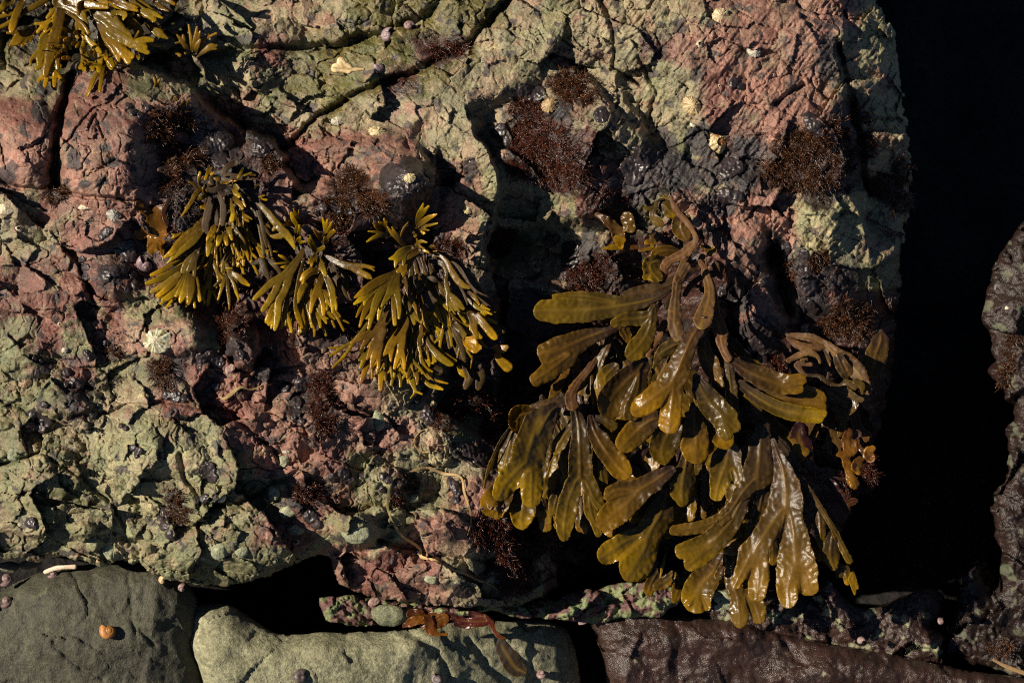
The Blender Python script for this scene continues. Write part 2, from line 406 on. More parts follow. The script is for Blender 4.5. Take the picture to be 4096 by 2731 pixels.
def base_h(u, v):
    i, t = _cub(u, BU, None); j, s = _cub(v, BV, None)
    def row(jj):
        jj = np.clip(jj, 0, len(BV) - 1)
        g = lambda k: BH[jj, np.clip(k, 0, len(BU) - 1)]
        a, b, c, d = g(i - 1), g(i), g(i + 1), g(i + 2)
        return 0.5 * (2 * b + (c - a) * t + (2 * a - 5 * b + 4 * c - d) * t * t + (3 * b - a - 3 * c + d) * t ** 3)
    a, b, c, d = row(j - 1), row(j), row(j + 1), row(j + 2)
    return 0.5 * (2 * b + (c - a) * s + (2 * a - 5 * b + 4 * c - d) * s * s + (3 * b - a - 3 * c + d) * s ** 3)
# steps in the rock: (line, side that is lower, drop, width of the break, length over which it recovers)
LEDGES = [
 ([(-170, 108), (0, 104), (28, 80), (50, 72), (64, 72), (80, 57), (108, 61), (138, 68), (184, 85), (212, 112), (242, 130), (270, 142), (284, 158), (290, 184)], -1, 66, 5, 80),
 ([(471, 122), (476, 135), (488, 148), (499, 174), (500, 197), (490, 227), (486, 256)], -1, 42, 4, 60),
 ([(486, 250), (490, 275), (498, 300), (504, 340), (498, 385), (498, 425), (506, 455), (522, 488), (546, 518), (554, 560), (558, 600)], -1, 62, 4, 130),
 ([(414, 150), (426, 158), (437, 176), (438, 200), (433, 222)], -1, 20, 4, 45),
 ([(438, 380), (432, 402), (465, 428), (497, 445), (500, 480), (508, 525), (516, 575)], -1, 34, 4, 80),
 ([(560, 60), (590, 78), (612, 110), (640, 135)], -1, 16, 5, 40),
 ([(838, -20), (846, 60), (852, 110), (862, 170), (866, 230)], -1, 14, 4, 200),
 ([(768, 245), (778, 275), (784, 310), (790, 340)], -1, 22, 4, 60),
 ([(850, 195), (862, 215), (868, 240)], -1, 24, 4, 80),
 ([(640, 225), (646, 262), (668, 300), (700, 340), (712, 370)], 1, 24, 6, 60),
 ([(0, 528), (60, 540), (120, 528), (150, 545)], 1, 12, 4, 25),
 ([(252, 315), (258, 340), (256, 370), (244, 385)], -1, 14, 3, 30),
 ([(60, 245), (78, 268), (92, 300), (100, 318)], -1, 14, 3, 26),
 ([(620, 95), (640, 118), (655, 140)], -1, 12, 3, 30),
]
GROOVES = [
 ([(72, 74), (66, 97), (60, 115), (57, 136), (54, 167), (52, 184)], 4.5, 30),
 ([(88, 130), (96, 115), (104, 140)], 1.3, 5), ([(62, 150), (76, 130), (92, 110), (110, 100)], 1.2, 5),
 ([(519, -8), (496, 12), (469, 45), (410, 74), (358, 93), (318, 118), (300, 132), (284, 150)], 3.2, 16),
 ([(448, -8), (428, 14), (413, 24), (375, 37), (337, 46), (250, 50), (210, 57)], 4.5, 16),
 ([(840, 45), (850, 98), (859, 136), (866, 190)], 3.5, 26),
 ([(773, 252), (780, 285), (785, 308)], 6.5, 34),
 ([(220, 308), (226, 350), (236, 368), (250, 372), (266, 352)], 4, 18),
 ([(82, 270), (92, 302)], 4, 12), ([(337, 551), (368, 550), (392, 534)], 4, 14), ([(480, 574), (500, 560)], 4, 12),
 ([(0, 178), (20, 190), (52, 186), (75, 196), (130, 200), (160, 212)], 2.2, 9),
 ([(22, 150), (40, 142), (52, 120)], 1.4, 5), ([(168, 120), (186, 130), (204, 138)], 2.5, 9),
 ([(0, 402), (30, 412), (70, 420), (120, 408), (170, 400), (230, 412), (262, 440), (285, 462)], 2.4, 7),
 ([(0, 465), (40, 452), (70, 470), (110, 500), (125, 530)], 2.2, 8),
 ([(178, 455), (188, 480), (200, 500), (230, 508), (262, 490), (300, 470)], 2.4, 9),
 ([(600, 0), (615, 30), (612, 70), (640, 84)], 2.6, 9), ([(640, 60), (655, 90), (650, 120)], 2, 7),
 ([(775, 105), (790, 92), (803, 84)], 2.6, 9), ([(380, 540), (440, 555), (520, 568)], 2, 7),
 ([(560, 40), (600, 60), (640, 85)], 1.2, 6), ([(300, 500), (340, 512), (380, 505), (430, 520)], 2.5, 8),
]
BUMPS = [  # centre, radii, height, sharpness
 (150, 430, 52, 40, 13, 1.3), (227, 540, 62, 38, 12, 1.6), (53, 483, 34, 30, 9, 1.5), (85, 545, 22, 25, 11, 1.6),
 (190, 460, 22, 17, 8, 1.8), (242, 475, 24, 18, 8, 1.6), (182, 334, 31, 25, 15, 1.8), (245, 350, 17, 24, 13, 1.8),
 (112, 283, 26, 22, 10, 1.5), (404, 186, 28, 31, 22, 1.6), (375, 150, 44, 18, 12, 1.6), (742, 255, 26, 28, 9, 1.6),
 (759, 331, 20, 24, 10, 1.6), (288, 354, 30, 30, 9, 1.6), (387, 490, 24, 19, 9, 1.7), (448, 521, 28, 17, 9, 1.7),
 (357, 530, 20, 16, 11, 1.8), (436, 574, 44, 14, 8, 1.5), (818, 237, 23, 27, 10, 2.0), (102, 140, 48, 62, 20, 1.7),
 (26, 140, 27, 48, 16, 1.6), (173, 100, 30, 16, 8, 1.5), (28, 350, 22, 26, 5, 1.5), (67, 405, 26, 18, 8, 1.8), (148, 455, 20, 20, 6, 2.2),
 (590, 190, 24, 40, 8, 1.5), (690, 40, 60, 50, 6, 1.5), (620, 150, 30, 24, 6, 1.5), (540, 255, 18, 22, 10, 1.6), (560, 300, 22, 40, 8, 1.6),
 (90, 65, 14, 9, 8, 1.6), (12, 215, 14, 14, 4, 1.6), (330, 470, 30, 16, 5, 1.5), (300, 420, 30, 22, 6, 1.6), (370, 395, 40, 24, 6, 1.6),
 (540, 230, 40, 36, -14, 1.5), (210, 300, 20, 30, -22, 1.6), (400, 250, 60, 25, -16, 1.5), (660, 360, 60, 60, -16, 1.5), (235, 585, 30, 12, 4, 1.5),
]
GREEN = 'gGolb'
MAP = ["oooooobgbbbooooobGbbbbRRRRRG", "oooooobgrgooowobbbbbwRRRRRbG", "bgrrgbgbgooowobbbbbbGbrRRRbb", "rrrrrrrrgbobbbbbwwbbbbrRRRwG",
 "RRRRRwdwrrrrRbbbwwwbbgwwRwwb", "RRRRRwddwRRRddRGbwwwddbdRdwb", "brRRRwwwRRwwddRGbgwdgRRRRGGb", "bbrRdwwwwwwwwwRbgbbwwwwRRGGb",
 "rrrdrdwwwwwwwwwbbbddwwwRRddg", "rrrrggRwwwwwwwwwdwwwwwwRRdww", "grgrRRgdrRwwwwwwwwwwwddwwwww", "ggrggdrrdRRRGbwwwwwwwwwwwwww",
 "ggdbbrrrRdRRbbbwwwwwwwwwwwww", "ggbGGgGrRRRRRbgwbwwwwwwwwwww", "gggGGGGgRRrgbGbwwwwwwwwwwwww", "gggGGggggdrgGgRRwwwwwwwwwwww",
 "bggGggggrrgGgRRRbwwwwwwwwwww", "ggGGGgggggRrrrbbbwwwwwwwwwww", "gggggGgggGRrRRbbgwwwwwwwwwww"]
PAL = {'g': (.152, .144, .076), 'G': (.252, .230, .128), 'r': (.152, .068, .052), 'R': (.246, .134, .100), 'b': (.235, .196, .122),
       'd': (.030, .024, .025), 'o': (.105, .092, .030), 'w': (.045, .020, .016), 'l': (.3, .25, .15), 'c': (.42, .33, .2)}  # w: wine red wet rock, darkened further as shade behind the fronds
WET = {'g': .5, 'G': .35, 'r': .52, 'R': .42, 'b': .45, 'd': .6, 'o': .75, 'w': .9, 'l': .1, 'c': .1}
def rock_detail(u, v, kind=0):
    w1 = 5.5 * fbm(u / 30, v / 30, 4, 20, .55); w2 = 5.5 * fbm(u / 30 + 9, v / 30, 4, 24, .55)
    wx = u + w1 + 1.2 * perlin(u / 5, v / 5, 21); wy = v + w2 + 1.2 * perlin(u / 5, v / 5, 22)
    h = 0
    cz = sstep(-.05, 0.28, fbm(u / 60 + 5, v / 60, 2, 31))          # how broken the rock is here
    smooth = np.maximum.reduce([sstep(1.25, 0.6, np.hypot((u - x_) / a_, (v - y_) / b_)) * k_ for x_, y_, a_, b_, k_ in ((95, 145, 110, 75, 1), (470, 100, 120, 75, .8), (750, 70, 110, 75, .85), (730, 260, 50, 50, .7), (182, 336, 45, 34, 1), (150, 440, 60, 50, .5))])  # the red block is smoother
    ca, sa = .92, .39; ax, ay = wx * ca + wy * sa, -wx * sa + wy * ca
    f, r1, e1 = facets(ax, ay * 1.3, 66, .42, 6.0, 4, 1.3, 1, .7); h = h + f * (1 - .35 * smooth)
    f, r2, e2 = facets(ax + 31, ay * 1.35, 27, .42, 2.4, 2.2, .8, 2, .35); h = h + f * .8 * (1 - .5 * smooth)
    f, r3, e3 = facets(ax * 1.1, ay + 17, 12, .42, .9, 1.2, .6, 3, .3); h = h + f * (.12 + .6 * cz) * (1 - .6 * smooth)
    f, r4, e4 = facets(wx + 5, wy + 3, 5.2, .45, .35, .5, .45, 4, .3); h = h + f * (.08 + .5 * cz ** 2) * (1 - .5 * smooth)
    f1, f2, c, dx, dy = worley(wx / 12, wy / 10, 6)                 # clasts standing out of the matrix
    rr = .25 + .36 * _rv[c][..., 1]
    dome = np.sqrt(np.clip(1 - (f1 / rr) ** 2, 0, 1)) * (_rv[c][..., 0] < .36) * rr * 9
    con = sstep(330, 400, v) * (1 - .9 * sstep(1.15, .7, np.hypot((u - 150) / 70, (v - 440) / 60)))
    h = h + dome * (.05 + con * .85)
    h = h + 8 * fbm(u / 60, v / 60, 3, 40) + 1.6 * fbm(u / 15, v / 15, 3, 41, .5) + .7 * fbm(u / 3.6, v / 3.6, 3, 42, .7)
    for k_, (sx, sy, wd, dp) in enumerate(((44, 26, .016, 4.0), (20, 30, .022, 2.6), (26, 12, .03, 1.6), (11, 15, .04, 1.0))):
        crk = np.abs(perlin(wx / sx + 3 * k_, wy / sy, 43 + k_)); h = h - dp * np.exp(-(crk / wd) ** 2) * sstep(0, .22, perlin(u / 46, v / 46, 51 + k_))
    # diagonal grain on the upper right of the rock
    a = (u * .8 + v * .6); b_ = (-u * .6 + v * .8); gr = sstep(480, 600, u) * sstep(330, 230, v)
    h = h + gr * (2.4 * fbm(a / 7, b_ / 26, 3, 46) + 1.0 * perlin(a / 3, b_ / 9, 47))
    return h, (r1, r2, r3, e2)
def rock_h(u, v, d=None):
    h = base_h(u, v)
    wu = u + 5 * fbm(u / 22, v / 22, 3, 50); wv = v + 5 * fbm(u / 22 + 4, v / 22, 3, 51)
    for x, y, rx, ry, hh, s in BUMPS:
        q = ((wu - x) / rx) ** 2 + ((wv - y) / ry) ** 2
        h = h + 1.7 * hh * np.exp(-q ** s)
    for pts, side, drop, wd, rec in LEDGES:
        lo = min(p[0] for p in pts) - 3 * rec; hi = max(p[0] for p in pts) + 3 * rec
        dd, sg, by = seg_dist(wu, wv, pts, True)
        sd = dd * sg * side
        ends = np.minimum(np.hypot(wu - pts[0][0], wv - pts[0][1]), np.hypot(wu - pts[-1][0], wv - pts[-1][1]))
        fade = sstep(0, 14, ends) * sstep(22, 0, by)
        h = h - drop * sstep(-wd * .3, wd, sd) * np.exp(-np.maximum(sd, 0) / rec) * (sd > -wd) * fade
    for pts, wd, dep in GROOVES:
        dd, sg = seg_dist(wu, wv, pts)
        h = h - dep * np.exp(-(dd / wd) ** 2)
    if d is not None:
        R = 46 * (1 - .15 * sstep(500, 560, v)); x = np.clip(1 + d / R, 0, 1)
        h = h - (R * .9) * (1 - np.sqrt(np.clip(1 - x * x, 0, 1)))
    return h
def pal_mix(u, v, MAPX, seed=0, cell=32.0):
    wu = u + 16 * fbm(u / 45, v / 45, 3, 60 + seed) + 5 * fbm(u / 9, v / 9, 3, 61 + seed)
    wv = v + 16 * fbm(u / 45, v / 45, 3, 64 + seed) + 5 * fbm(u / 9, v / 9, 3, 66 + seed)
    i = np.clip((wu / cell).astype(int), 0, len(MAPX[0]) - 1); j = np.clip((wv / cell).astype(int), 0, len(MAPX) - 1)
    keys = 'gGrRbdowlc'
    code = np.array([[keys.index(c) for c in r] for r in MAPX])[j, i]
    pal = np.array([PAL[k] for k in keys]); wet = np.array([WET[k] for k in keys])
    return code, pal, wet
TURF = []
EXTRA = []   # dark crust stains: (u, v, rx, ry)
def rock_tint(u, v, d=None):
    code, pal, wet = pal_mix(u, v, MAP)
    _, (r1, r2, r3, e2) = rock_detail(u, v)
    alt = np.array([1, 4, 3, 2, 3, 5, 4, 2, 4, 4])
    alt2 = np.array([3, 4, 4, 4, 1, 7, 0, 5, 4, 4])
    na = fbm(u / 20 + 3, v / 16, 5, 68, .62); nb = fbm(u / 24 - 7, v / 20, 5, 69, .62)
    # broken boundaries: patches swap colour where noise runs high, single clasts too
    c = np.where(na > .27, alt[code], code); c = np.where(nb > .29, alt2[c], c)
    c = np.where((r2[..., 0] < .08) & (na > -.1), alt[code], c)
    c = np.where((r3[..., 1] < .09), alt[c], c); c = np.where((r3[..., 1] > .95), alt2[c], c)
    dk = sstep(330, 180, u + v * .0) * 0
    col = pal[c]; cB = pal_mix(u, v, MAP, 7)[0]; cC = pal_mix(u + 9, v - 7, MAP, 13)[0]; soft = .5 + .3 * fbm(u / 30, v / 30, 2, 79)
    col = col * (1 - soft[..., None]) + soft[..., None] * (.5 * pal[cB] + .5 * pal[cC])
    for k_ in (1, 2):        # soften the joints by averaging with shifted look-ups
        pass
    tone = 1 + .38 * fbm(u / 28, v / 28, 4, 73, .6) + .22 * fbm(u / 5, v / 5, 3, 74, .6)
    col = col * tone[..., None] * (.9 + .2 * r2[..., 3:4]) * (.93 + .14 * r3[..., 4:5])
    m = (np.exp(-(e2 / 1.3) ** 2) * .35)[..., None] * sstep(-.1, .3, na)[..., None]
    col = col * (1 - m) + m * np.array([.15, .09, .065])
    w = wet[c]
    sm = np.exp(-(np.abs(perlin(u / 38 + 3, v / 15 + 8, 71)) / .03) ** 2) * sstep(.1, .3, perlin(u / 60, v / 60, 72)) * sstep(600, 400, u)
    col = col * (1 - .55 * sm[..., None]) + .55 * sm[..., None] * np.array([.42, .30, .19])
    w = wet[c]
    # dark thin crust patches
    st = fbm(u / 16, v / 16, 4, 75) - .27; k = sstep(0, .05, st)[..., None] * .85
    col = col * (1 - k) + k * np.array([.05, .042, .042]); w = np.maximum(w, k[..., 0] * .5)
    for x, y, rx, ry in EXTRA:
        q = np.hypot((u - x) / rx, (v - y) / ry) + .45 * fbm(u / 7, v / 7, 3, 77)
        k = sstep(1.05, .85, q)[..., None] * .92
        col = col * (1 - k) + k * np.array([.036, .03, .032]); w = np.maximum(w, k[..., 0] * .55)
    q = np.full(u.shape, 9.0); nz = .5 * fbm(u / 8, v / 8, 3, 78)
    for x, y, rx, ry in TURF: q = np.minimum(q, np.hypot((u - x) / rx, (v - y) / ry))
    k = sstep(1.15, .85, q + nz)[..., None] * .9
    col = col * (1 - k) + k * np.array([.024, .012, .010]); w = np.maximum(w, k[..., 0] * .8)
    # shade painted into the wet rock behind the broad rockweed
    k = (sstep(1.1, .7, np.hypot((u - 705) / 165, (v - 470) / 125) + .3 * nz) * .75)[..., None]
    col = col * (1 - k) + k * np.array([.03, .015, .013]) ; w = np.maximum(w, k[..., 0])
    k = (sstep(1.15, .8, np.hypot((u - 85) / 100, (v - 10) / 58) + .4 * nz) * .85)[..., None]     # painted shade of the hollow behind the top left clump
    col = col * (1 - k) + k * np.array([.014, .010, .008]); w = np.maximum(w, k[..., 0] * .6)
    return np.concatenate([np.clip(col, .008, .8), np.ones(u.shape + (1,))], -1), np.clip(w, 0, 1)
OUT_MAIN = [(-165, -140), (0, -150), (400, -150), (700, -140), (840, -70), (868, -20), (880, 8), (894, 30), (899, 60), (903, 95), (909, 140), (912, 190), (905, 230), (900, 270),
 (897, 310), (893, 360), (884, 410), (872, 450), (856, 500), (838, 540), (815, 560), (760, 566), (700, 572), (660, 575), (610, 574), (570, 578), (545, 596), (520, 604), (479, 607), (440, 605),
 (414, 603), (370, 596), (340, 585), (333, 572), (330, 556), (312, 556), (290, 567), (262, 578), (226, 585), (204, 586), (183, 583), (165, 578), (148, 571), (138, 562), (122, 560), (100, 567), (82, 560), (60, 556), (40, 561),
 (20, 560), (0, 556), (-60, 560), (-150, 540), (-175, 300)]
def main_sdf(U, V):
    am = 5 + 2 * sstep(820, 880, U); U2 = U + am * fbm(U / 14, V / 14, 4, 80, .6); V2 = V + am * fbm(U / 14, V / 14, 4, 83, .6)
    return poly_sdf(U2, V2, OUT_MAIN)
def main_h(u, v, d):
    return rock_h(u, v, d) + rock_detail(u, v)[0]
_gu = np.arange(-180, 960, 3.0); _gv = np.arange(-160, 640, 3.0)
_GU, _GV = np.meshgrid(_gu, _gv)
HMAC = rock_h(_GU, _GV, np.minimum(poly_sdf(_GU, _GV, OUT_MAIN), 0))
def _blur(a, n):
    for _ in range(n):
        a = (np.pad(a, ((1, 1), (0, 0)), 'edge')[:-2] + a * 2 + np.pad(a, ((1, 1), (0, 0)), 'edge')[2:]) / 4
        a = (np.pad(a, ((0, 0), (1, 1)), 'edge')[:, :-2] + a * 2 + np.pad(a, ((0, 0), (1, 1)), 'edge')[:, 2:]) / 4
    return a
HSM = _blur(HMAC + rock_detail(_GU, _GV)[0], 3)
def rock_at(u, v, A=None):
    A = HSM if A is None else A
    x = np.clip((np.asarray(u, float) - _gu[0]) / 3, 0, len(_gu) - 1.01); y = np.clip((np.asarray(v, float) - _gv[0]) / 3, 0, len(_gv) - 1.01)
    i = x.astype(int); j = y.astype(int); a = x - i; b = y - j
    return (A[j, i] * (1 - a) + A[j, i + 1] * a) * (1 - b) + (A[j + 1, i] * (1 - a) + A[j + 1, i + 1] * a) * b
for _sp, _l, _m in TU:
    for _c, _x, _y, _rx, _ry in _sp:
        _ox, _oy, _k = CROP[_c]; TURF.append((_ox + _x * _k, _oy + _y * _k, _rx * _k * 1.1 + 1, _ry * _k * 1.1 + 1))
EXTRA += [(404, 190, 26, 30), (440, 178, 18, 22), (215, 140, 16, 14), (268, 145, 20, 16), (560, 110, 14, 12), (640, 178, 20, 34), (622, 205, 18, 16), (530, 135, 14, 12),
 (717, 205, 24, 12), (745, 155, 20, 20), (720, 172, 26, 16), (775, 265, 14, 34), (800, 275, 13, 32), (758, 338, 22, 22), (735, 292, 14, 12), (590, 262, 12, 40),
 (44, 90, 10, 8), (40, 112, 9, 14), (84, 184, 6, 5), (112, 162, 10, 6), (74, 160, 7, 12), (455, 50, 10, 8), (830, 60, 14, 26), (680, 170, 22, 20), (105, 148, 6, 4), (88, 162, 3, 3),
 (5, 176, 12, 10), (740, 290, 12, 26), (660, 150, 18, 26), (700, 140, 16, 20), (470, 170, 8, 14), (845, 130, 12, 24)]
def t_main(u, v, d): 
    global _w_cache
    c, w_ = rock_tint(u, v); _w_cache = w_; return c
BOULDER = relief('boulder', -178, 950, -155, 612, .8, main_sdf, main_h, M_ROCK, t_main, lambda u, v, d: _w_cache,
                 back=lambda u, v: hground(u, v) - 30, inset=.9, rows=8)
tag(BOULDER, 'huge rough boulder of red and sage green rock carrying the seaweeds', 'boulder')
# ------------------------------------------------------------------ ground and the other rocks
def shade_rock():
    """unseen rock added beyond the top of the picture to shade the ground"""
    sd = lambda U, V: poly_sdf(U + 20 * fbm(U / 90, V / 90, 3, 150), V + 20 * fbm(U / 90, V / 90, 3, 151), [(-700, -700), (860, -760), (980, -500), (930, -175), (500, -185), (-200, -190), (-720, -260)])
    hf = lambda u, v, d: -190 + 40 * fbm(u / 200, v / 200, 4, 152) + 14 * fbm(u / 40, v / 40, 4, 153) - 90 * (1 - np.sqrt(np.clip(1 - np.clip(1 + d / 90, 0, 1) ** 2, 0, 1)))
    o = relief('rock', -740, 1000, -790, -150, 9, sd, hf, plain_material('unseen_rock', (.16, .13, .09), .8, .4, 60, .6, .006), back=lambda u, v: hground(u, v) - 30, inset=.3)
    tag(o, 'unseen rock added beyond the top of the frame to shade the ground', 'rock')
shade_rock()  # out of view, added so that its shadow covers the far ground
def ground():
    n = 260
    a = np.linspace(-1, 1, n); s = np.sign(a) * (np.abs(a) ** 3) * 28 + a * 1.2
    X, Y = np.meshgrid(s, s)
    Z = np.where(np.hypot(X, Y) < 4, .022 * fbm(X * 9, Y * 9, 4, 90) - .02, -.02 + .02 * fbm(X, Y, 3, 91))
    co = np.stack([X, Y, Z], -1).reshape(-1, 3); idx = np.arange(n * n).reshape(n, n)
    f = np.stack([idx[:-1, :-1], idx[:-1, 1:], idx[1:, 1:], idx[1:, :-1]], -1).reshape(-1, 4)
    o = mesh_obj('ground', co, [f], plain_material('wet_shingle', (.012, .011, .011), .85, .5, 60, 1.0, .01, col2=(.018, .016, .015), spec=.12), origin=(0, 0, 0))
    tag(o, 'dark wet shingle ground in the gaps between the rocks', None, None, 'structure')
ground()
# smooth stones: own two-tone colour, grain by material
def stone_material(name, c1, c2, c3, rough, grain=.5):
    m, t, b = mat_new(name); p = geo_pos(t)
    n0 = noise_n(t, 12, 3, .5, p); n1 = noise_n(t, 60, 5, .6, p); n2 = noise_n(t, 480, 4, .8, p); n3 = noise_n(t, 200, 4, .65, p)
    c = mixc(t, ramp(t, n0.outputs[0], [(.42, (0, 0, 0)), (.6, (1, 1, 1))]).outputs[0], c1, c2)
    c = mixc(t, ramp(t, n1.outputs[0], [(.5, (0, 0, 0)), (.72, (1, 1, 1))]).outputs[0], c, c3)
    c = mixc(t, 1.0, c, ramp(t, n2.outputs[0], [(.35, (1 - grain,) * 3), (.5, (1, 1, 1)), (.66, (1 + grain,) * 3)]).outputs[0], 'MULTIPLY')
    c = mixc(t, 1.0, c, ramp(t, n3.outputs[0], [(.3, (.55,) * 3), (.7, (1.45,) * 3)]).outputs[0], 'MULTIPLY')
    pit = N(t, 'ShaderNodeTexVoronoi'); pit.inputs['Scale'].default_value = 130; t.links.new(p, pit.inputs['Vector'])
    sp = mathn(t, 'MULTIPLY', ramp(t, pit.outputs['Distance'], [(.10, (1, 1, 1)), (.2, (0, 0, 0))]).outputs[0], ramp(t, pit.outputs['Color'], [(.68, (0, 0, 0)), (.72, (1, 1, 1))]).outputs[0])
    c = mixc(t, mathn(t, 'MULTIPLY', sp, .7), c, tuple(x * 1.9 for x in c1))
    t.links.new(c, b.inputs['Base Color']); t.links.new(mathn(t, 'ADD', rough, mathn(t, 'MULTIPLY', n1.outputs[0], .2)), b.inputs['Roughness'])
    b1 = bumpn(t, n1.outputs[0], .6, .004, b); b2 = bumpn(t, n3.outputs[0], .6, .0018, b, b1); bumpn(t, n2.outputs[0], .8, .0012, b, b2)
    return m
def stone(name, outline, h0, slope, R, mat, label, cat, det=(2.5, .5), seed=0, step=1.6, grooves=(), bumps=(), wob=2.0, tintf=None, dome=0.0, group=None, rough=0.0, fall=()):
    pts = smooth_poly(outline, 5)
    us = [p[0] for p in pts]; vs = [p[1] for p in pts]
    cu, cv = sum(us) / len(us), sum(vs) / len(vs)
    sd = lambda U, V: poly_sdf(U + wob * fbm(U / 25, V / 25, 3, 100 + seed), V + wob * fbm(U / 25, V / 25, 3, 103 + seed), pts)
    def hf(u, v, d):
        x = np.clip(1 + d / R, 0, 1)
        h = h0 + slope[0] * (u - cu) + slope[1] * (v - cv) - R * .8 * (1 - np.sqrt(np.clip(1 - x * x, 0, 1)))
        h = h + dome * np.sqrt(np.clip(-d / (max(us) - min(us)) * 4, 0, 1))
        h = h + det[0] * 3 * fbm(u / 70, v / 70, 3, 110 + seed) + det[0] * fbm(u / 20, v / 20, 3, 111 + seed) + det[1] * fbm(u / 5, v / 5, 3, 112 + seed)
        if rough: h = h + rough * (rock_detail(u + 300 + 50 * seed, v + 200)[0]) + rough * 3 * (1 - 2 * np.abs(fbm(u / 26, v / 22, 4, 160 + seed, .55)))
        for a_, b_, c_, sl_ in fall: h = h - sl_ * np.maximum(a_ * u + b_ * v - c_, 0)
        for g, wd, dep in grooves:
            dd, sg = seg_dist(u + 3 * perlin(u / 12, v / 12, 5), v, g); h = h - dep * np.exp(-(dd / wd) ** 2)
        for x_, y_, rx, ry, hh in bumps: h = h + hh * np.exp(-(((u - x_) / rx) ** 2 + ((v - y_) / ry) ** 2) ** 1.3)
        return h
    if tintf is None: tn = None; wt = None
    else:
        tn = lambda u, v, d: tintf(u, v)[0]; wt = lambda u, v, d: tintf(u, v)[1]
    o = relief(name, min(us) - 8, max(us) + 8, min(vs) - 8, max(vs) + 8, step, sd, hf, mat, tn, wt, back=lambda u, v: np.minimum(hground(u, v) - 25, h0 - R), inset=.5, rows=5)
    tag(o, label, cat, group); STONES[label] = (hf, sd)
    return o
STONES = {}
M_OLIVE = stone_material('olive_sandstone', (.040, .037, .022), (.054, .051, .030), (.07, .067, .038), .6, .35)
M_PALE = stone_material('pale_sandstone', (.205, .195, .115), (.25, .235, .145), (.16, .152, .086), .75, .4)
def two_tone(ca, cb, thr, sc_=22, seed=0, wa=.1, wb=.75, lum=.15):
    def f(u, v):
        n = fbm(u / sc_, v / sc_, 4, 120 + seed) - thr
        k = sstep(-.02, .04, n)[..., None]
        c = np.array(ca) * k + np.array(cb) * (1 - k)
        c = c * (1 + lum * fbm(u / 6, v / 6, 3, 130 + seed))[..., None]
        return np.concatenate([c, np.ones(u.shape + (1,))], -1), (wa * k[..., 0] + wb * (1 - k[..., 0]))
    return f
stone('rock', [(-60, 590), (0, 588), (40, 572), (90, 564), (150, 566), (185, 582), (198, 604), (203, 640), (207, 672), (214, 720), (180, 760), (60, 770), (-60, 740)], -34, (0.0, -.10), 46, M_OLIVE,
      'dark olive smooth rock with a snail on it, bottom left corner', 'rock', (2.0, .4), 1,
      grooves=[([(53, 642), (66, 656), (82, 668), (104, 678)], 3, 4), ([(128, 570), (132, 610), (136, 640)], 2.5, 2), ([(140, 630), (155, 645)], 2, 3)], bumps=[(90, 640, 60, 36, 12)], rough=.14, fall=((1, .1, 215, .35), (-.2, -1, -600, .5)))
stone('rock', [(187, 618), (192, 608), (206, 603), (228, 604), (243, 613), (262, 627), (283, 634), (330, 632), (400, 630), (455, 622), (520, 619), (556, 622), (572, 640), (580, 690), (560, 760), (400, 780), (250, 770), (215, 720), (203, 680), (191, 645)], -52, (-.06, -.08), 30, M_PALE,
      'pale grey green smooth rock with a rounded horn at its left end', 'rock', (2.2, .5), 2,
      grooves=[([(405, 630), (432, 645), (445, 665), (455, 700)], 4, 6), ([(470, 640), (490, 668), (520, 690)], 4, 5), ([(500, 640), (530, 665), (545, 700)], 3.5, 5)], bumps=[(300, 665, 90, 26, 10), (430, 640, 26, 10, 6), (225, 630, 24, 22, 6)], rough=.14, fall=((1, .35, 640, .55), (0, -1, -648, .5)))
PURP = (.036, .020, .016)
stone('rock', [(590, 616), (620, 607), (660, 610), (740, 622), (800, 638), (880, 652), (960, 668), (1060, 690), (1100, 760), (900, 800), (640, 790), (612, 720), (603, 660)], -105, (.02, -.10), 34, M_ROCK,
      'dark purple brown slab coated in leathery crust along the bottom right', 'rock', (4.0, 1.2), 3, tintf=two_tone((.20, .20, .13), PURP, .50, 18, 3, .2, 1.0), bumps=[(700, 640, 80, 14, 6), (830, 670, 60, 16, 7), (640, 690, 30, 40, 6)], rough=.22)
stone('rock', [(690, 596), (730, 588), (790, 590), (812, 596), (826, 580), (840, 592), (856, 606), (880, 606), (905, 596), (930, 588), (944, 596), (942, 610), (930, 625), (944, 636), (946, 655), (930, 672), (850, 662), (760, 640), (700, 625)], -125, (-.02, -.1), 22, M_ROCK,
      'mottled purple and lichen green rock in the hollow right of the rockweed tips', 'rock', (4.5, 1.8), 5, tintf=two_tone((.20, .20, .12), PURP, .26, 16, 8, .1, .95), step=1.2, rough=.7)
stone('rock', [(1024, 222), (1004, 248), (992, 275), (984, 306), (983, 320), (991, 331), (994, 354), (997, 361), (991, 370), (1000, 384), (1005, 398), (1015, 400), (1014, 414), (1005, 430), (1009, 461), (1008, 471), (1000, 485), (996, 495), (993, 513), (994, 530), (1000, 545), (1000, 572), (994, 588), (988, 582), (974, 566), (966, 574), (961, 589), (951, 612), (934, 640), (938, 652), (970, 662), (1010, 676), (1060, 720), (1180, 720), (1220, 420), (1180, 200), (1090, 190)], -118, (.12, -.10), 30, M_ROCK,
      'tall rock blotched with dark crust at the right edge beyond the black gap', 'rock', (4.5, 1.6), 7, tintf=two_tone((.085, .085, .056), (.022, .013, .011), .27, 20, 12, .1, .9), step=1.2, wob=7, bumps=[(1020, 300, 20, 30, 10), (1015, 350, 16, 16, 8), (990, 620, 30, 20, 8), (1020, 560, 20, 50, 8)], rough=.8)
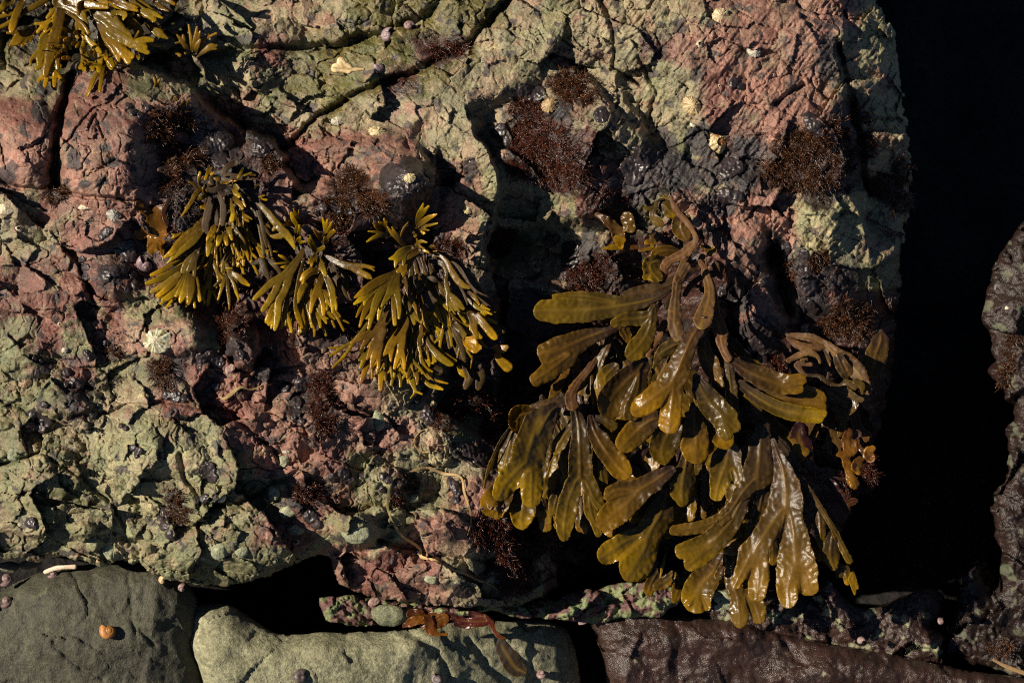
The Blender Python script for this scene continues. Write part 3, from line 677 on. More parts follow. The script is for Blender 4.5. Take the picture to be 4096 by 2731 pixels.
def nub_tint(u, v):
    n = fbm(u / 12, v / 12, 4, 140) ; k = sstep(-.05, .05, n)[..., None]
    c = np.array((.17, .19, .09)) * k + np.array((.12, .06, .055)) * (1 - k)
    return np.concatenate([c * (1 + .3 * fbm(u / 3, v / 3, 3, 141))[..., None], np.ones(u.shape + (1,))], -1), .35 - .2 * k[..., 0]
stone('rock', [(318, 598), (360, 594), (420, 606), (480, 606), (545, 600), (590, 588), (630, 582), (668, 580), (686, 590), (680, 603), (650, 615), (600, 622), (540, 618), (500, 614), (440, 614), (380, 622), (330, 622)], -84, (.02, 0), 14, M_ROCK,
      'low knobbly green and wine red ledge under the boulder', 'ledge', (5, 3.0), 9, tintf=nub_tint, step=1.0, wob=8, rough=.9)
stone('rock', [(372, 612), (378, 606), (392, 604), (404, 608), (406, 618), (398, 625), (380, 625)], -62, (0, 0), 12, stone_material('mossy_stone', (.13, .135, .075), (.16, .16, .09), (.1, .1, .06), .6), 'small round mossy stone beside the drift seaweed on the pale rock', 'stone', (.8, .2), 11, step=.8)
stone('rock', [(382, 566), (400, 574), (415, 590), (414, 606), (402, 604), (386, 592), (370, 578)], -150, (0, 0), 12, stone_material('red_green_stone', (.22, .10, .085), (.16, .17, .10), (.15, .16, .10), .6), 'red and green stone deep in the black gap above the pale rock', 'stone', (1, .3), 12, step=1)
# ------------------------------------------------------------------ seaweed fronds: solid forked ribbons with midrib, traced as centre lines with half widths
def parse(crop, s):
    """'x y w, x y w; ...' in a crop's units -> branches of (u, v, half width) in mm"""
    ox, oy, k = CROP[crop]; out = []
    for b in s.split(';'):
        b = b.strip()
        if not b: continue
        if ':' in b:
            cc, b = b.split(':'); ox_, oy_, k_ = CROP[cc.strip()]
        else: ox_, oy_, k_ = ox, oy, k
        out.append([(ox_ + float(x) * k_, oy_ + float(y) * k_, float(w) * k_) for x, y, w in (q.split() for q in b.split(','))])
    return out
BRN = np.array([.125, .060, .026]); STEM = np.array([.046, .026, .015]); OLIVE = np.array([.070, .040, .006]); YEL = np.array([.300, .168, .004]); TAN = np.array([.095, .062, .036]); RUST = np.array([.22, .10, .022])
FR_N = [0]
def frond(parent, crop, s, h0=10, h1=20, step=.8, thick=.9, rib=1.0, tilt=0.0, curl=0.0, bow=0.0, ruf=1.0, edge=.6, old=0.0, tip=.8, gloss=.7, puff=0.0, name='frond', mat=None, sm=1.0, cols=None, clear=2.0, spots=.5, tipc=1.0, drape=True):
    FR_N[0] += 1; sd_ = FR_N[0]
    if name == 'stipe': cols = cols or (BRN, BRN, BRN * .8); old *= .2; thick = max(thick, .9); rib *= .55; gloss = min(gloss, .15) if cols[0] is BRN else gloss
    if rib > 1 and name == 'frond' and tilt == 0: tilt = .34 * math.sin(FR_N[0] * 2.4); curl = curl + .16 * math.sin(FR_N[0] * 1.7 + 1)
    brs = parse(crop, s)
    root = brs[0][0]
    allp = np.array([p for b in brs for p in b])
    far = np.hypot(allp[:, 0] - root[0], allp[:, 1] - root[1]).max() + 1e-6
    pad = allp[:, 2].max() + 3
    u0, u1 = allp[:, 0].min() - pad, allp[:, 0].max() + pad; v0, v1 = allp[:, 1].min() - pad, allp[:, 1].max() + pad
    lines = [smooth_line([(p[0], p[1], p[2]) for p in b], 5) for b in brs]
    def fields(U, V):
        acc = np.full(U.shape, 1e9); wsum = np.zeros(U.shape); lat = np.zeros(U.shape); rr = np.zeros(U.shape)
        ds = []
        for ln in lines:
            bd = np.full(U.shape, 1e9); bl = np.zeros(U.shape); br = np.zeros(U.shape)
            for (x0, y0, r0), (x1, y1, r1) in zip(ln[:-1], ln[1:]):
                ex, ey = x1 - x0, y1 - y0; l2 = ex * ex + ey * ey + 1e-9
                t = np.clip(((U - x0) * ex + (V - y0) * ey) / l2, 0, 1)
                dx = U - x0 - t * ex; dy = V - y0 - t * ey; r = np.maximum(r0 + (r1 - r0) * t, .25)
                q = np.hypot(dx, dy); d = q - r
                c = d < bd
                lt = (ex * dy - ey * dx) / math.sqrt(l2) / r
                bd = np.where(c, d, bd); bl = np.where(c, np.clip(lt, -1.2, 1.2), bl); br = np.where(c, r, br)
            ds.append((bd, bl, br))
        for bd, bl, br in ds:
            wgt = np.exp(-np.clip(bd / np.maximum(br, .5) * 6, -8, 30)); wsum += wgt; lat += wgt * bl; rr += wgt * br
            # smooth union keeps the crotch of a fork soft
            hh = np.clip(.5 + .5 * (acc - bd) / sm, 0, 1); acc = np.where(acc > 1e8, bd, acc * (1 - hh) + bd * hh - sm * hh * (1 - hh))
        m = wsum + 1e-12
        return acc, lat / m, rr / m
    def sdf(U, V):
        a, _, r = fields(U, V)
        sc_ = np.clip(r / 4, .15, 1.0)
        n = edge * sc_ * (1.2 * perlin(U / 11, V / 11, sd_ % 40) + .35 * perlin(U / 2.6, V / 2.6, sd_ % 37 + 3))
        return a + n
    cache = {}
    def front(u, v, d):
        a, lt, r = fields(u, v)
        q = np.hypot(u - root[0], v - root[1]) / far
        c = h0 + (h1 - h0) * q + bow * np.sin(np.clip(q, 0, 1) * math.pi)
        c = c + tilt * lt * r + curl * (lt ** 2) * r
        c = c + ruf * (1.3 * perlin(u / 24, v / 24, sd_ % 31) + .45 * np.abs(lt) * perlin(u / 5, v / 5, sd_ % 29) * np.clip(r / 4, .2, 1.2))
        if drape:
            rk = rock_at(u, v) + clear; c = np.where(c > rk + 4, c, rk + 4 * np.exp(np.clip((c - rk - 4) / 8, -6, 0)) * 1.0)
        T = thick * np.clip(.55 + .12 * r, .5, 1.4) + puff * r * np.clip(.25 + q * .9, .25, 1)
        e = np.clip(-d / np.maximum(np.minimum(r * (.35 + puff), 3.0), .3), 0, 1); prof = np.sqrt(np.clip(1 - (1 - e) ** 2, 0, 1))
        rb = rib * np.exp(-(lt / .17) ** 2) * np.clip(r / 6, 0, 1) * np.clip(1.15 - q * .8, .2, 1)
        cache['c'] = c; cache['T'] = T * prof; cache['q'] = q; cache['lt'] = lt; cache['r'] = r; cache['a'] = a
        return c + T * prof + rb
    def back(u, v, d): return cache['c'] - cache['T'] * .8
    def tint(u, v, d):
        q, lt, r = cache['q'], cache['lt'], cache['r']
        n = .12 * fbm(u / 12, v / 12, 3, sd_ % 23)
        k = np.clip(q * 1.05 + n, 0, 1)
        st, ol, ye = cols or (STEM, OLIVE, YEL)
        a = sstep(.05, .6, k)[..., None]; b = (sstep(.6, 1.08, k) * tip)[..., None]
        c = st * (1 - a) + ol * a; c = c * (1 - b) + ye * b
        # paler rim, brighter midrib
        rim = (sstep(-1.0, -.1, np.minimum(cache['a'], d)) * .6 * sstep(.2, .6, k))[..., None]; c = c * (1 - rim) + YEL * .9 * rim
        rb = (np.exp(-(lt / .2) ** 2) * .65 * np.clip(r / 6, 0, 1) * sstep(.0, .2, k))[..., None]; c = c * (1 - rb) + rb * np.array([.17, .095, .014]) * (1.5 if name == 'stipe' else 1)
        tv = .62 + .55 * abs(math.sin(sd_ * 5.13)); c = c * tv * np.array([1, 1 - .08 * math.sin(sd_ * 3.1), 1])
        if old: c = c * (1 - old) + old * TAN * (.7 + .5 * perlin(u / 8, v / 8, 3)[..., None])
        sp = (sstep(.05, .3, fbm(u / 4, v / 4, 4, sd_ % 19 + 60, .7)) * sstep(.08, .3, fbm(u / 18, v / 18, 2, sd_ % 17 + 20) + .02) * min(spots, 1.2) * .7)[..., None]
        c = c * (1 - sp) + sp * RUST
        return np.concatenate([np.clip(c, .005, .8), np.ones(u.shape + (1,))], -1)
    return relief(name, u0, u1, v0, v1, step, sdf, front, mat or M_FROND, tint, lambda u, v, d: np.clip(gloss * (.75 + .5 * cache['q']), 0, 1), hback=back, parent=parent)
def plant(name, crop, x, y, h, label, cat, group=None):
    ox, oy, k = CROP[crop]; u = ox + x * k; v = oy + y * k
    e = empty(name, P(u, v, h)); tag(e, label, cat, group); return e
BLADE = dict(step=.85, thick=.42, rib=1.4, ruf=2.2, edge=.8, gloss=.66)
def filler(pl, seed, ctr, n, ang, ln, wd, hh, spread=8, fork=.5, **k):
    """further forked fronds of a clump, each its own curve, hanging behind the traced ones"""
    r = random.Random(seed)
    for i in range(n):
        a = math.radians(r.uniform(*ang)); l = r.uniform(*ln); w_ = r.uniform(*wd); bend = r.uniform(-.5, .5)
        x, y = ctr[0] + r.uniform(-spread, spread), ctr[1] + r.uniform(-spread, spread) * .6
        pts = []
        for j in range(5):
            t = j / 4; aa = a + bend * t; pts.append((x, y, w_ * (.35 + .65 * min(1, t * 1.6)))); x += math.cos(aa) * l * .16; y += math.sin(aa) * l * .16
        aa = a + bend; s = ', '.join('%.1f %.1f %.2f' % p for p in pts); q = pts[-1]
        for sg in (-1, 1):
            b_ = aa + sg * r.uniform(.18, .42); L_ = l * r.uniform(.25, .42); x1, y1 = q[0] + math.cos(b_) * L_ * .5, q[1] + math.sin(b_) * L_ * .5
            b2_ = b_ - sg * .15 + r.uniform(-.1, .1); x2, y2 = x1 + math.cos(b2_) * L_ * .5, y1 + math.sin(b2_) * L_ * .5
            s += '; %.1f %.1f %.2f, %.1f %.1f %.2f, %.1f %.1f %.2f' % (q[0], q[1], q[2] * .8, x1, y1, w_ * .8, x2, y2, w_ * .62)
            if r.random() < fork:
                b3 = b_ + sg * .5; s += '; %.1f %.1f %.2f, %.1f %.1f %.2f' % (x1, y1, w_ * .6, x1 + math.cos(b3) * L_ * .45, y1 + math.sin(b3) * L_ * .45, w_ * .5)
        frond(pl, 'M', s, hh[0] + r.uniform(-3, 3), hh[1] + r.uniform(-3, 3), **k)
# ---- the broad rockweed
p1 = plant('broad_rockweed', 'R1', 2090, 800, -45, 'large brown stemmed rockweed with broad olive blades fanning over the right of the boulder', 'seaweed', 'broad bladed rockweeds')
def b1(crop, s, h0, h1, **k):
    d = dict(BLADE); d.update(k); return frond(p1, crop, s, h0, h1, **d)
# back to front
filler(p1, 1, (640, 330), 9, (60, 130), (70, 130), (8, 13), (-34, -24), 45, .3, **dict(BLADE, tip=.35))
filler(p1, 2, (690, 400), 8, (50, 130), (70, 120), (8, 14), (-36, -22), 50, .3, **dict(BLADE, tip=.4))
b1('R3', '1180 240 30, 1080 450 50, 1000 650 50, 1000 850 45, 1020 980 35', -20, -15, old=.3)
b1('R3', '1560 560 40, 1480 680 120, 1300 850 165, 1180 1000 170, 1150 1100 150; 1500 700 90, 1480 900 110, 1410 1100 125, 1400 1160 115', 2, 8, tip=.3, curl=.1)
b1('R3', '1200 640 60, 1100 740 100, 1090 810 75', -14, -8, tip=.3)
b1('R3', '1740 1240 80, 1640 1260 110, 1500 1360 150, 1380 1480 150, 1340 1520 130', -2, 6, tip=.5)
b1('R5', '2330 150 120, 2250 300 170, 2200 440 150, 2220 540 70', -10, -4, tip=.4, spots=.9)
b1('R5', '2130 400 80, 2090 560 95, 2080 620 80', -16, -12, tip=.5)
b1('R6', '300 150 60, 270 350 100, 240 500 145, 220 620 140; 240 560 110, 190 680 70; 240 600 100, 240 740 75', -6, 2, tip=.4)
b1('R6', '520 330 50, 520 450 60, 505 650 55, 480 920 35', -22, -20, old=.5, spots=1)
b1('R6', '790 160 100, 770 220 165, 740 340 190, 700 430 150, 660 560 110, 640 660 85; 850 380 110, 880 480 60, 850 540 30', -8, 4, spots=1.6, tip=.6)
b1('R4', '300 1150 60, 320 1220 90, 400 1300 125, 430 1350 115', -4, 4, tip=1.0)
b1('R6', '550 50 40, 560 120 50, 540 170 30', -10, -6, tip=.8)
b1('R4', '60 930 28, 70 1050 70, 85 1200 125, 105 1350 140, 110 1500 135; R6: 400 60 160, 390 140 140; R6: 330 100 130, 340 190 90', 6, 12, tip=.6)
b1('R4', '95 600 32, 140 700 85, 210 830 130, 330 980 155, 440 1090 155; 440 1090 130, 540 1180 90; 400 1090 130, 460 1270 85', 12, 20, gloss=1.0, old=.12, tip=.55, curl=.12, tilt=-.15)
b1('R3', '2250 150 35, 2270 400 65, 2300 560 80; R4: 180 300 70, 250 430 105, 310 540 95, 360 640 60, 400 710 28', 2, 6, tip=.2, spots=1.2)
b1('R4', '560 400 20, 680 420 50, 800 470 60, 860 500 25', -8, -8, tip=.4)
b1('R4', '600 620 40, 730 700 80, 850 780 100, 1100 860 135, 1350 880 165, 1480 890 155; 1400 780 70, 1560 830 60; 1400 930 90, 1570 960 70', -6, 2, tip=.55, spots=.3, ruf=1.2)
b1('R4', '620 690 45, 800 830 75, 1050 970 90, 1300 1040 95, 1540 1080 75; 1400 1010 55, 1600 1040 45', 0, 8, tip=.7, curl=.3, spots=0, ruf=1.2)
b1('R4', '480 400 50, 560 440 55, 700 530 95, 900 620 125, 1100 690 125, 1240 700 90; 1150 660 85, 1340 640 68; 1150 730 85, 1320 755 55', 10, 16, tip=.7, curl=.25, old=.15, spots=.3)
b1('R4', '475 430 50, 490 560 65, 510 720 75, 520 880 75, 560 1020 60', 4, 0, old=.4, tip=.1)
b1('R2', '300 580 35, 370 720 40, 420 880 60, 430 1050 80, 440 1180 80, 500 1300 85, 545 1430 85; R4: 400 180 70, 430 290 50, 480 390 52', -20, 12, old=.45, tip=0, spots=1.6, rib=2.2, name='stipe', edge=.5)
b1('R2', '440 1180 50, 360 1300 80, 270 1400 90', -2, 8, old=.4, tip=0, spots=1.2, rib=1.8, name='stipe', edge=.4)
b1('R3', '2230 90 60, 2180 180 90, 2110 290 95, 2060 400 105, 1990 560 125, 1930 710 150, 1860 840 150; 1860 840 130, 1700 960 140, 1580 1060 135, 1500 1120 115; 1900 860 110, 1880 1050 112, 1860 1200 130, 1850 1300 132', 14, 26, tip=.75, bow=4, sm=1.5, gloss=.75, spots=.3)
b1('R3', '2080 360 60, 1950 370 65, 1820 430 85, 1720 510 55, 1660 640 20', 10, 14, tip=.15, old=.35)
b1('R1', '1900 930 50, 1830 1010 55, 1770 1100 80, 1600 1180 85, 1400 1230 90, 1220 1250 55, 1160 1250 25', -10, 0, old=.65, tip=.1, gloss=.8, tilt=-.2)
b1('R1', '1680 1220 30, 1500 1310 62, 1250 1370 95, 1000 1410 125, 700 1440 145, 400 1450 145, 230 1450 130; 1050 1340 80, 750 1280 60, 520 1270 42, 340 1275 22', -4, 14, tip=.35, spots=0, gloss=.6, ruf=1.6)
b1('R3', '1240 180 35, 1050 230 80, 800 330 130, 560 440 165, 450 480 150; 500 420 120, 390 460 105; 650 520 115, 450 670 110, 290 780 90', -10, 4, tip=.4, spots=.6, ruf=1.8)
b1('R1', '1690 1320 30, 1660 1400 40; R3: 1660 -60 40, 1600 40 70, 1480 70 85, 1320 80 80, 1200 120 50; R3: 1640 0 60, 1620 150 80, 1560 290 110, 1470 420 125, 1420 470 100', 2, 10, tip=.45, tilt=.15)
b1('R3', '1380 120 50, 1310 190 55, 1340 260 62, 1355 320 35', 4, 8, tip=.3, gloss=1)
b1('R1', '1900 930 50, 1860 1000 55, 1800 1100 62, 1780 1250 55, 1765 1400 75, 1760 1550 85; R3: 1920 160 92, 1940 240 85, 1945 290 60', 4, 16, old=.5, tip=0, spots=2.2, rib=1.8, name='stipe', edge=.5)
b1('R1', '2085 815 38, 2050 900 48, 1930 980 55, 1820 1080 60', -30, 6, old=.45, tip=0, spots=1.8, rib=2.0, name='stipe', edge=.4)
b1('R1', '2100 830 38, 2110 980 45, 2160 1130 58, 2170 1280 72, 2130 1430 95, 2090 1560 110', -26, 16, old=.45, tip=0, spots=1.6, rib=2.0, name='stipe', edge=.4)
b1('R1', '2250 900 30, 2240 1000 45, 2080 1050 35, 1950 1150 35, 1880 1260 30', -30, -20, old=.5, tip=0, name='stipe', edge=.3)
# upper small shoots of the same weed
p1b = plant('broad_rockweed', 'R1', 1990, 560, -50, 'small curled rockweed shoots on a thin stem above the large broad bladed rockweed', 'seaweed', 'broad bladed rockweeds')
def b2(crop, s, h0, h1, **k):
    d = dict(BLADE); d.update(step=.8, edge=.4); d.update(k); return frond(p1b, crop, s, h0, h1, **d)
b2('R1', '1560 210 25, 1640 210 75, 1700 270 85, 1760 310 45', -26, -24, tip=.9)
b2('R1', '1900 370 50, 1850 400 110, 1840 480 115, 1880 570 65, 1900 600 30', -22, -16, tip=.2, gloss=1, old=.3, cols=(OLIVE, OLIVE * 1.2, YEL))
b2('R1', '1640 130 12, 1560 160 15, 1530 240 30, 1500 320 40, 1560 400 55, 1620 440 22; 1530 240 20, 1440 245 28, 1395 240 12', -24, -20, tip=.5, old=.2)
b2('R1', '1710 60 9, 1725 150 24, 1790 280 40, 1890 390 36, 1970 500 30, 2010 620 35, 1930 720 60, 1830 800 60, 1700 860 55, 1640 930 55, 1650 1000 35', -22, -8, old=.5, tip=0, spots=.8, name='stipe')
b2('R1', '1960 680 45, 1900 800 40, 1850 920 40, 1800 1040 45', -16, -4, old=.5, tip=0, spots=1, name='stipe')
b2('R1', '1820 760 30, 1700 740 60, 1580 760 70, 1520 800 50', -18, -14, tip=.3, gloss=1)
b2('R1', '1640 880 60, 1560 870 80, 1480 900 95, 1490 980 100, 1540 1040 75; 1480 1000 60, 1420 1050 40', -14, -2, tip=.5, gloss=1, ruf=3.5)
b2('R1', '1700 60 6, 1690 110 20, 1660 120 20, 1625 95 12', -20, -20, tip=.8)
b2('R1', '2130 680 18, 2160 740 45, 2180 790 25; 2170 760 20, 2225 740 25, 2215 690 12; 2140 700 15, 2080 695 22', -38, -34, tip=.8)
b2('R1', '1535 535 10, 1490 590 24, 1500 670 25, 1510 715 12; 1500 600 15, 1550 660 14; 1440 640 35, 1420 650 20', -38, -36, tip=.8)
# ---- lower right weed
p2 = plant('broad_rockweed', 'R4', 890, 1110, -40, 'rockweed with long grey olive blades, lowest and rightmost of the broad bladed ones', 'seaweed', 'broad bladed rockweeds')
def b3(crop, s, h0, h1, **k):
    d = dict(BLADE); d.update(k); return frond(p2, crop, s, h0, h1, **d)
filler(p2, 3, (755, 450), 8, (55, 125), (90, 140), (7, 12), (-40, -32), 30, .3, **dict(BLADE, tip=.5))
b3('R7', '1330 730 50, 1270 850 70, 1210 970 80, 1180 1070 52', -34, -28, tip=.7, spots=1, gloss=1)
b3('R7', '1720 700 35, 1700 790 60, 1700 850 48', -24, -22, tip=.5, gloss=1)
b3('R7', '1700 600 90, 1620 750 130, 1500 880 170, 1440 1000 190, 1430 1080 165; 1400 1040 90, 1340 1120 50; 1500 1060 80, 1540 1150 60', -28, -16, tip=.7, spots=.7, gloss=.9)
b3('R7', '960 780 70, 900 880 75, 870 980 60; 1150 800 60, 1060 870 80, 950 920 60', -40, -36, tip=.8)
b3('R7', '1080 460 6, 1060 560 12, 1030 680 18, 1005 820 12', -24, -24, tip=.7, step=.6)
b3('R7', '1960 150 60, 1950 400 92, 1880 600 112, 1850 800 95, 1880 950 100, 1930 1080 110; 1920 1080 105, 1935 1250 110, 1940 1320 95; 2050 1050 110, 2130 1150 110, 2170 1290 78', -24, -10, tip=.5, gloss=1, old=.25, spots=.2)
b3('R6', '1180 600 90, 1150 800 80, 1090 980 78, 1010 1130 28', -6, -2, old=.35, tip=.1, gloss=.9)
b3('R6', '950 830 60, 850 1000 60, 860 1150 80, 800 1300 90', -20, -18, old=.3, tip=.3)
b3('R6', '1280 1150 50, 1300 1300 60, 1300 1450 50', -20, -20, tip=.6)
b3('R6', '1820 820 40, 1850 960 65, 1860 1150 65, 1875 1320 22', 6, 10, tip=.6, tilt=.05)
b3('R6', '1720 1150 40, 1790 1280 65, 1850 1420 40', 2, 6, tip=.9, tilt=.05)
b3('R6', '2010 1080 30, 1990 1230 85, 1980 1380 105, 2010 1500 60', 8, 12, tip=.7, tilt=.05)
b3('I', '1080 800 30, 1090 850 22; 1130 820 35, 1145 900 22', 4, 6, tip=1)
b3('R6', '1500 340 28, 1650 530 42, 1790 720 36, 1900 880 34, 2000 1050 38, 2100 1250 42, 2200 1450 42; I: 1180 880 28, 1195 980 8; I: 1180 850 20, 1215 940 8', 6, 16, tip=.8, tilt=.1)
b3('R6', '1340 10 40, 1450 120 60, 1540 250 60, 1600 350 30', -14, -18, old=.6, tip=0)
b3('R4', '870 1060 20, 830 950 40, 740 850 50, 690 830 30', -12, -2, tip=.3, tilt=.4)
b3('R4', '900 1130 35, 890 1220 85, 860 1350 115, 840 1470 120; R6: 1160 80 125, 1140 250 155, 1125 420 190; R6: 1050 520 110, 930 660 95, 850 790 85, 740 910 85, 550 1020 82, 320 1070 80, 140 1090 62', -6, 16, tip=.55, old=.22, spots=.8, sm=2)
b3('R6', '1000 620 60, 900 800 100, 790 1000 130, 620 1190 145, 450 1290 140, 330 1310 120, 240 1330 95; 560 1300 120, 430 1400 120, 340 1470 95', 4, 16, tip=.6, spots=.3)
b3('R6', '1300 30 28, 1350 180 60, 1420 380 110, 1450 580 175, 1450 780 215; 1400 850 150, 1310 970 150, 1210 1130 140, 1100 1300 150, 1060 1450 170; R7: 2060 560 160, 2000 680 100, 1940 800 85, 1890 900 62; R7: 2150 600 130, 2160 800 130, 2140 1000 110; 1500 900 140, 1530 1050 150, 1550 1200 175, 1570 1380 210, 1570 1500 245; I: 800 800 130, 755 940 80, 755 1010 62; I: 850 830 100, 890 930 66', 0, 22, tip=.65, old=.2, spots=.7, sm=2.5, bow=3)
# ---- lower left weed
p3 = plant('broad_rockweed', 'R3', 965, 420, -30, 'rockweed with wide wrinkled yellow blades below the large one, left of the other broad ones', 'seaweed', 'broad bladed rockweeds')
def b4(crop, s, h0, h1, **k):
    d = dict(BLADE); d.update(k); return frond(p3, crop, s, h0, h1, **d)
filler(p3, 4, (565, 400), 9, (65, 120), (80, 130), (7, 12), (-26, -18), 26, .3, **dict(BLADE, tip=.5))
b4('R5', '400 880 60, 300 960 150, 230 1060 165, 160 1110 95; 280 1080 100, 270 1190 70', -14, -6, tip=.9)
b4('R5', '600 950 60, 570 1090 150, 550 1230 130, 560 1300 70', -16, -8, tip=.9)
b4('R5', '800 1060 60, 830 1150 55, 860 1180 25', -20, -18, tip=.7)
b4('R5', '420 300 90, 400 400 110, 350 600 90, 330 700 60', -14, -10, tip=.5)
b4('R3', '250 1200 60, 130 1200 125, 70 1240 125, 60 1300 100', -10, -2, tip=.6)
b4('R5', '420 170 22, 320 330 32, 250 460 28, 190 600 30, 140 740 24, 105 880 8', -8, -6, tip=.9, tilt=.5, step=.7)
b4('R5', '1060 420 40, 1010 600 75, 970 800 80, 940 950 45', -20, -16, tip=.1)
b4('R5', '1000 900 60, 950 1050 85, 920 1170 50', -12, -8, tip=.5, old=.2)
b4('R5', '1250 1000 60, 1250 1200 75, 1260 1330 75; 1240 1330 50, 1290 1390 35', -10, -6, tip=.7)
b4('R5', '1440 420 60, 1470 650 95, 1500 800 65, 1500 900 45', -8, -2, old=.25, gloss=1, tip=.2)
b4('R5', '1640 650 70, 1700 760 110, 1830 790 90, 1900 720 60', -14, -12, tip=.5, gloss=1)
b4('R5', '1150 130 40, 1080 230 60, 1000 340 85, 950 450 55', -4, 2, tip=.35)
b4('R5', '1360 60 40, 1400 200 80, 1480 350 115, 1600 520 130, 1700 640 130, 1740 680 110', -4, 8, tip=.55, spots=.3)
b4('R3', '1000 1220 30, 1100 1280 60, 1190 1330 60', -8, -8, tip=.2)
b4('R5', '1420 1160 60, 1540 1330 80, 1590 1390 65', -8, -4, tip=.7)
b4('R3', '730 1100 60; R5: 1190 0 70, 1215 120 85, 1230 300 105, 1235 500 130, 1240 690 150; R5: 1170 850 115, 1100 1030 120, 1065 1220 122, 1050 1380 95, 1050 1440 70; R5: 1330 850 95, 1400 1000 105, 1470 1080 60; R5: 1340 1000 75, 1370 1180 78, 1430 1330 60, 1450 1420 38', -4, 14, tip=.6, spots=1, old=.1, sm=2)
b4('R3', '620 1040 60, 480 1065 70, 330 1080 52, 230 1100 30', 2, 4, old=.5, tip=0)
b4('R3', '560 1090 30, 470 1150 90, 390 1270 125, 330 1400 150; R5: 740 120 170, 690 280 190, 640 450 205, 620 530 205; R5: 560 620 150, 450 730 150, 350 860 130, 310 940 105; R5: 670 740 135, 665 930 128, 665 1010 110', 2, 22, tip=.75, gloss=1, spots=.4, sm=2, ruf=2.6, curl=.1, bow=3)
b4('R3', '980 390 36, 975 520 46, 900 660 46, 800 780 50, 730 890 56, 690 990 72, 700 1090 70', -26, 4, old=.3, tip=0, spots=1.4, rib=2, name='stipe', edge=.4, step=.8)
b4('R3', '650 660 38, 580 780 46, 510 900 56, 455 1010 36', -24, -10, cols=(RUST * .7, RUST * .6, RUST), tip=0, gloss=1, name='stipe', step=.8)
b4('R3', '750 560 46, 750 680 46, 760 800 44, 700 880 40', -24, -12, cols=(RUST * .6, RUST * .5, RUST), tip=0, gloss=1, name='stipe', step=.8)
b4('R3', '940 760 30, 950 900 36, 960 1050 30, 955 1120 18', -24, -22, cols=(RUST * .5, RUST * .5, RUST), tip=0, gloss=1, name='stipe', step=.8)
b4('R3', '1790 120 40, 1740 260 45, 1660 380 40, 1600 500 30', -16, -12, old=.4, tip=0, name='stipe')
# ---- middle blade group that crosses in front
p4 = plant('broad_rockweed', 'R5', 2330, 640, -30, 'rockweed with rust spotted forked blades in the middle of the heap of broad ones', 'seaweed', 'broad bladed rockweeds')
def b5(crop, s, h0, h1, **k):
    d = dict(BLADE); d.update(k); return frond(p4, crop, s, h0, h1, **d)
b5('R5', '1980 1060 40, 1920 1170 85, 1870 1260 50', -14, -10, tip=1)
b5('R7', '950 650 40, 880 760 45, 780 830 30', -8, -8, tip=.3)
b5('R5', '2290 850 60, 2250 980 100, 2190 1130 150; R7: 1000 80 165, 900 250 160, 860 330 160; R7: 720 330 120, 560 420 125, 430 510 135, 370 550 115; R7: 820 480 160, 740 620 200, 690 700 180, 680 740 90', -10, 12, tip=.7, spots=1.8, sm=2, gloss=.9)
b5('R5', '2320 670 55, 2200 740 90, 2060 830 125, 1920 910 140; 1850 900 110, 1720 900 95, 1620 930 95, 1570 980 60; 1880 980 145, 1740 1100 160, 1620 1200 160, 1540 1270 125', 4, 20, tip=.5, spots=.3, sm=2)
# ---- far right stemmed weed
p5 = plant('broad_rockweed', 'R4', 1130, 110, -70, 'bare brown stemmed rockweed with few blades at the right rim of the boulder', 'seaweed', 'broad bladed rockweeds')
def b6(crop, s, h0, h1, **k):
    d = dict(BLADE); d.update(old=.55, spots=1, tip=0, step=.85); d.update(k); return frond(p5, crop, s, h0, h1, **d)
filler(p5, 21, (838, 378), 9, (82, 125), (40, 85), (2.5, 5.5), (-62, -46), 14, .5, **dict(BLADE, step=.8, cols=(STEM, BRN * .6, BRN * 1.1), gloss=1, tip=.6))
b6('R4', '2280 90 40, 2270 200 100, 2220 350 130, 2180 500 120', -85, -70, old=.2, gloss=.4)
b6('R4', '1130 115 22, 1300 130 42, 1470 155 55, 1620 240 62, 1750 350 90, 1900 450 105, 2020 580 95, 2110 760 60', -56, -34, rib=2.4, name='stipe', edge=.5)
b6('R4', '1180 150 25, 1290 230 50, 1440 270 55, 1620 250 40', -50, -46, name='stipe', edge=.4)
b6('R4', '1190 415 32, 1320 350 40, 1440 320 42, 1530 370 26, 1560 440 18', -46, -42, name='stipe', edge=.4)
b6('R4', '1280 470 32, 1340 540 32, 1390 590 22; 1300 440 25, 1380 460 25, 1450 460 26; 1340 410 18, 1400 400 20', -46, -42, name='stipe', edge=.4, tip=.6)
b6('R4', '1780 400 70, 1830 520 62, 1870 600 40; 1850 430 30, 1930 560 40', -34, -36, spots=2)
b6('R4', '1610 300 10, 1650 390 22, 1680 480 10', -38, -38)
b6('R4', '1420 590 20, 1550 600 26, 1660 680 25, 1780 710 20, 1880 680 40, 1960 720 50; 1980 680 50, 2050 720 40, 2060 800 22', -34, -26, tip=.8, gloss=1)
b6('R4', '1580 740 25, 1700 800 60, 1820 880 65, 1850 930 40', -32, -26, gloss=.8)
b6('R4', '1700 740 25, 1850 790 50, 1960 880 60, 1950 980 40, 1910 1040 20; 1980 860 40, 2050 880 30', -28, -20, gloss=.8)
b6('R4', '1640 870 22, 1720 960 45, 1820 1060 42, 1870 1110 25; 1840 1110 35, 1825 1210 42, 1800 1290 18', -34, -32, tip=.6)
